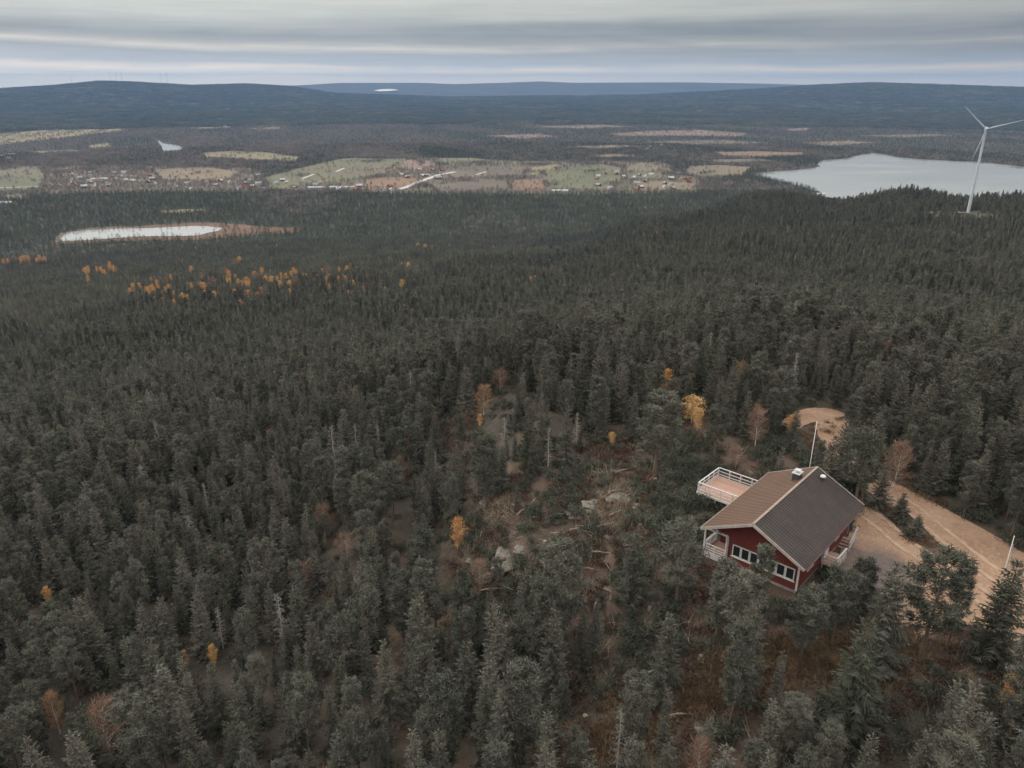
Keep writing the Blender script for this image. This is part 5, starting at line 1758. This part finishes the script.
# long pale greenhouses and barns in the fields
for k, (px, py, ln, rz) in enumerate([(316, 188.8, 46, 0.05), (342, 188.5, 60, 0.02), (10, 155, 40, .1), (100, 180, 40, 0.3), (560, 192, 40, .1), (820, 195.5, 22, .2), (5, 204, 34, 0)]):
    P = on_plane(px, py, VZ)
    b = empty('barn', (P[0], P[1], VZ), rz)
    tag(b, 'long pale roofed barn ' + ['at the near end of the village fields', 'longest, beside the rusty field', 'by the yellow upper field', 'between the bare village trees', 'at the near rim of the green hamlet fields', 'on the lake shore at the foot of the ridge', 'in the trees by the left edge'][k], 'barn')
    MB().box(-ln / 2, ln / 2, -5, 5, -.5, 3.6).build('wall', HM['white'], b)
    rf = MB()
    for sg in (-1, 1):
        rf.add([(-ln / 2 - .5, 0, 6.4), (ln / 2 + .5, 0, 6.4), (ln / 2 + .5, sg * 5.8, 3.5), (-ln / 2 - .5, sg * 5.8, 3.5), (-ln / 2 - .5, 0, 6.1), (ln / 2 + .5, 0, 6.1), (ln / 2 + .5, sg * 5.8, 3.2), (-ln / 2 - .5, sg * 5.8, 3.2)],
               [(0, 1, 2, 3), (7, 6, 5, 4), (0, 4, 5, 1), (1, 5, 6, 2), (2, 6, 7, 3), (3, 7, 4, 0)])
    rf.build('roof', RM['pale'], b)

# ------------------------------------------------------------------ rocks, logs and stumps of the clearing
def rock_mesh(seed, flat):
    import bmesh
    bm = bmesh.new()
    bmesh.ops.create_icosphere(bm, subdivisions=4, radius=1.0)
    rs = np.random.RandomState(seed)
    ks = [(rs.normal(0, 1, 3) * f, rs.uniform(0, 6.28), a) for f, a in ((1.2, .20), (2.0, .14), (3.2, .09), (5.5, .05), (9, .03)) for _ in range(3)]
    for v in bm.verts:
        c = np.array(v.co)
        s = 1 + sum(a * math.sin(float(k @ c) + p) for k, p, a in ks)
        v.co = Vector((c[0] * s, c[1] * s, max(c[2] * s, -.6) * flat))
    me = bpy.data.meshes.new('rock')
    bm.to_mesh(me); bm.free()
    me.materials.append(M['rock'])
    return me
RKM = [rock_mesh(401, .28), rock_mesh(402, .42), rock_mesh(403, .22), rock_mesh(404, .35)]
ROCKS = [(598, 508, 1.9), (620, 502, 1.5), (580, 517, 1.3), (640, 508, 1.0), (650, 515, 1.3), (560, 522, 0.8), (510, 566, 1.7), (505, 556, 1.2), (522, 552, 1.0), (498, 575, 0.9), (486, 505, 1.0), (609, 540, .7), (641, 548, .6), (655, 542, .7),
         (628, 545, .5), (590, 492, .9), (635, 490, .8), (456, 472, .9), (450, 455, .8), (640, 452, .7), (668, 520, .7), (556, 742, .7), (655, 745, .6), (700, 728, .5), (545, 700, .5), (640, 632, .5), (610, 590, .6), (575, 600, .5), (470, 560, .7), (680, 590, .5), (722, 640, .45), (424, 560, .6)]
for k, (px, py, s_) in enumerate(ROCKS):
    p = on_ground(px, py)
    o = link('rock', RKM[k % 4])
    o.location = (p[0], p[1], p[2] - .04)
    o.rotation_euler = (0, 0, random.uniform(0, 6.28))
    s_ *= 0.8
    o.scale = (s_ * random.uniform(.8, 1.3), s_ * random.uniform(.5, 0.9), s_ * .8)
    wh = ('in the pale outcrop at the head of the clearing' if 555 < px < 660 and py < 525 else 'in the grey outcrop beside the orange birch' if px < 530 and py > 500 else 'in the leafless gap above the clearing' if px < 470 else 'by the lower foot path' if py > 690 else 'among the heather of the clearing')
    tag(o, ('wide low' if s_ > 1.2 else 'mid-sized' if s_ > .75 else 'small') + ' grey lichen covered rock ' + wh, 'rock', 'rocks ' + wh)
def log_mesh(seed, ln):
    rs = np.random.RandomState(seed)
    mb = MB()
    q = [(-ln / 2, 0, .1)]
    for k in range(4):
        q.append((-ln / 2 + ln * (k + 1) / 4, rs.normal(0, .06), .1 + rs.normal(0, .03)))
    for k in range(4):
        mb.cyl(q[k], q[k + 1], .095 - .014 * k, .095 - .014 * (k + 1), 8)
    for k in range(7):
        t = rs.uniform(-.4, .5) * ln
        mb.cyl((t, 0, .12), (t + rs.uniform(.05, .3), rs.choice([-1, 1]) * rs.uniform(.2, .55), .12 + rs.uniform(.02, .45)), .022, .008, 5)
    me = mb.build('fallen_log', M['logwood']).data
    o = [o_ for o_ in COL.objects if o_.data == me][0]
    bpy.data.objects.remove(o)
    return me
LGM = [log_mesh(1, 4.0), log_mesh(2, 3.0), log_mesh(3, 5.0)]
LOGS = [(610, 526, 0.4), (536, 500, 1.1), (528, 508, .95), (606, 554, -.1), (650, 488, .5), (572, 545, .2), (690, 482, .1), (705, 486, .15), (596, 572, -.15), (545, 520, .1), (560, 535, .1), (600, 598, 1.2), (622, 492, .4), (660, 500, .9), (630, 470, .5), (446, 468, .2), (640, 720, .3), (690, 716, .2), (600, 752, .3), (660, 668, .6), (568, 515, .3), (585, 530, .2), (615, 515, .7), (500, 590, .2), (560, 575, .1)]
for k, (px, py, rz) in enumerate(LOGS):
    p = on_ground(px, py)
    o = link('fallen_log', LGM[k % 3])
    o.location = (p[0], p[1], p[2] + .05)
    o.rotation_euler = (0, random.uniform(-.05, .05), rz)
    sc_ = random.uniform(.5, .85)
    o.scale = (sc_, 1, 1)
    wh = ('by the pale outcrop of the clearing' if py < 530 and 500 < px < 680 else 'near the wooden deck' if px > 680 and py < 500 else 'on the lower foot path' if py > 660 else 'in the gap above the clearing' if px < 470 else 'across the heather in mid clearing')
    tag(o, ('long' if sc_ > .8 else 'short') + ' bleached fallen log with broken branches ' + wh, 'log', 'fallen logs ' + wh)
def stump():
    mb = MB().cyl((0, 0, -.1), (0, 0, .32), .22, .17, 10)
    return mb
st0 = None
for k, (px, py) in enumerate([(532, 512), (640, 528), (672, 500), (590, 562), (620, 575), (662, 560), (655, 482), (545, 545), (600, 486), (650, 610), (575, 585), (700, 660), (625, 700), (585, 720)]):
    p = on_ground(px, py)
    if st0 is None:
        st0 = stump().build('tree_stump', M['logwood'])
        o = st0
    else:
        o = st0.copy(); COL.objects.link(o)
    o.location = tuple(p); o.rotation_euler = (0, 0, k)
    o.scale = (1 + .2 * math.sin(k), 1 + .2 * math.sin(k), 1 + .3 * math.cos(k))
    wh = 'high in the clearing' if py < 530 else 'in the middle of the clearing' if py < 620 else 'by the lower foot path'
    tag(o, 'sawn pale tree stump ' + wh, 'stump', 'stumps ' + wh)
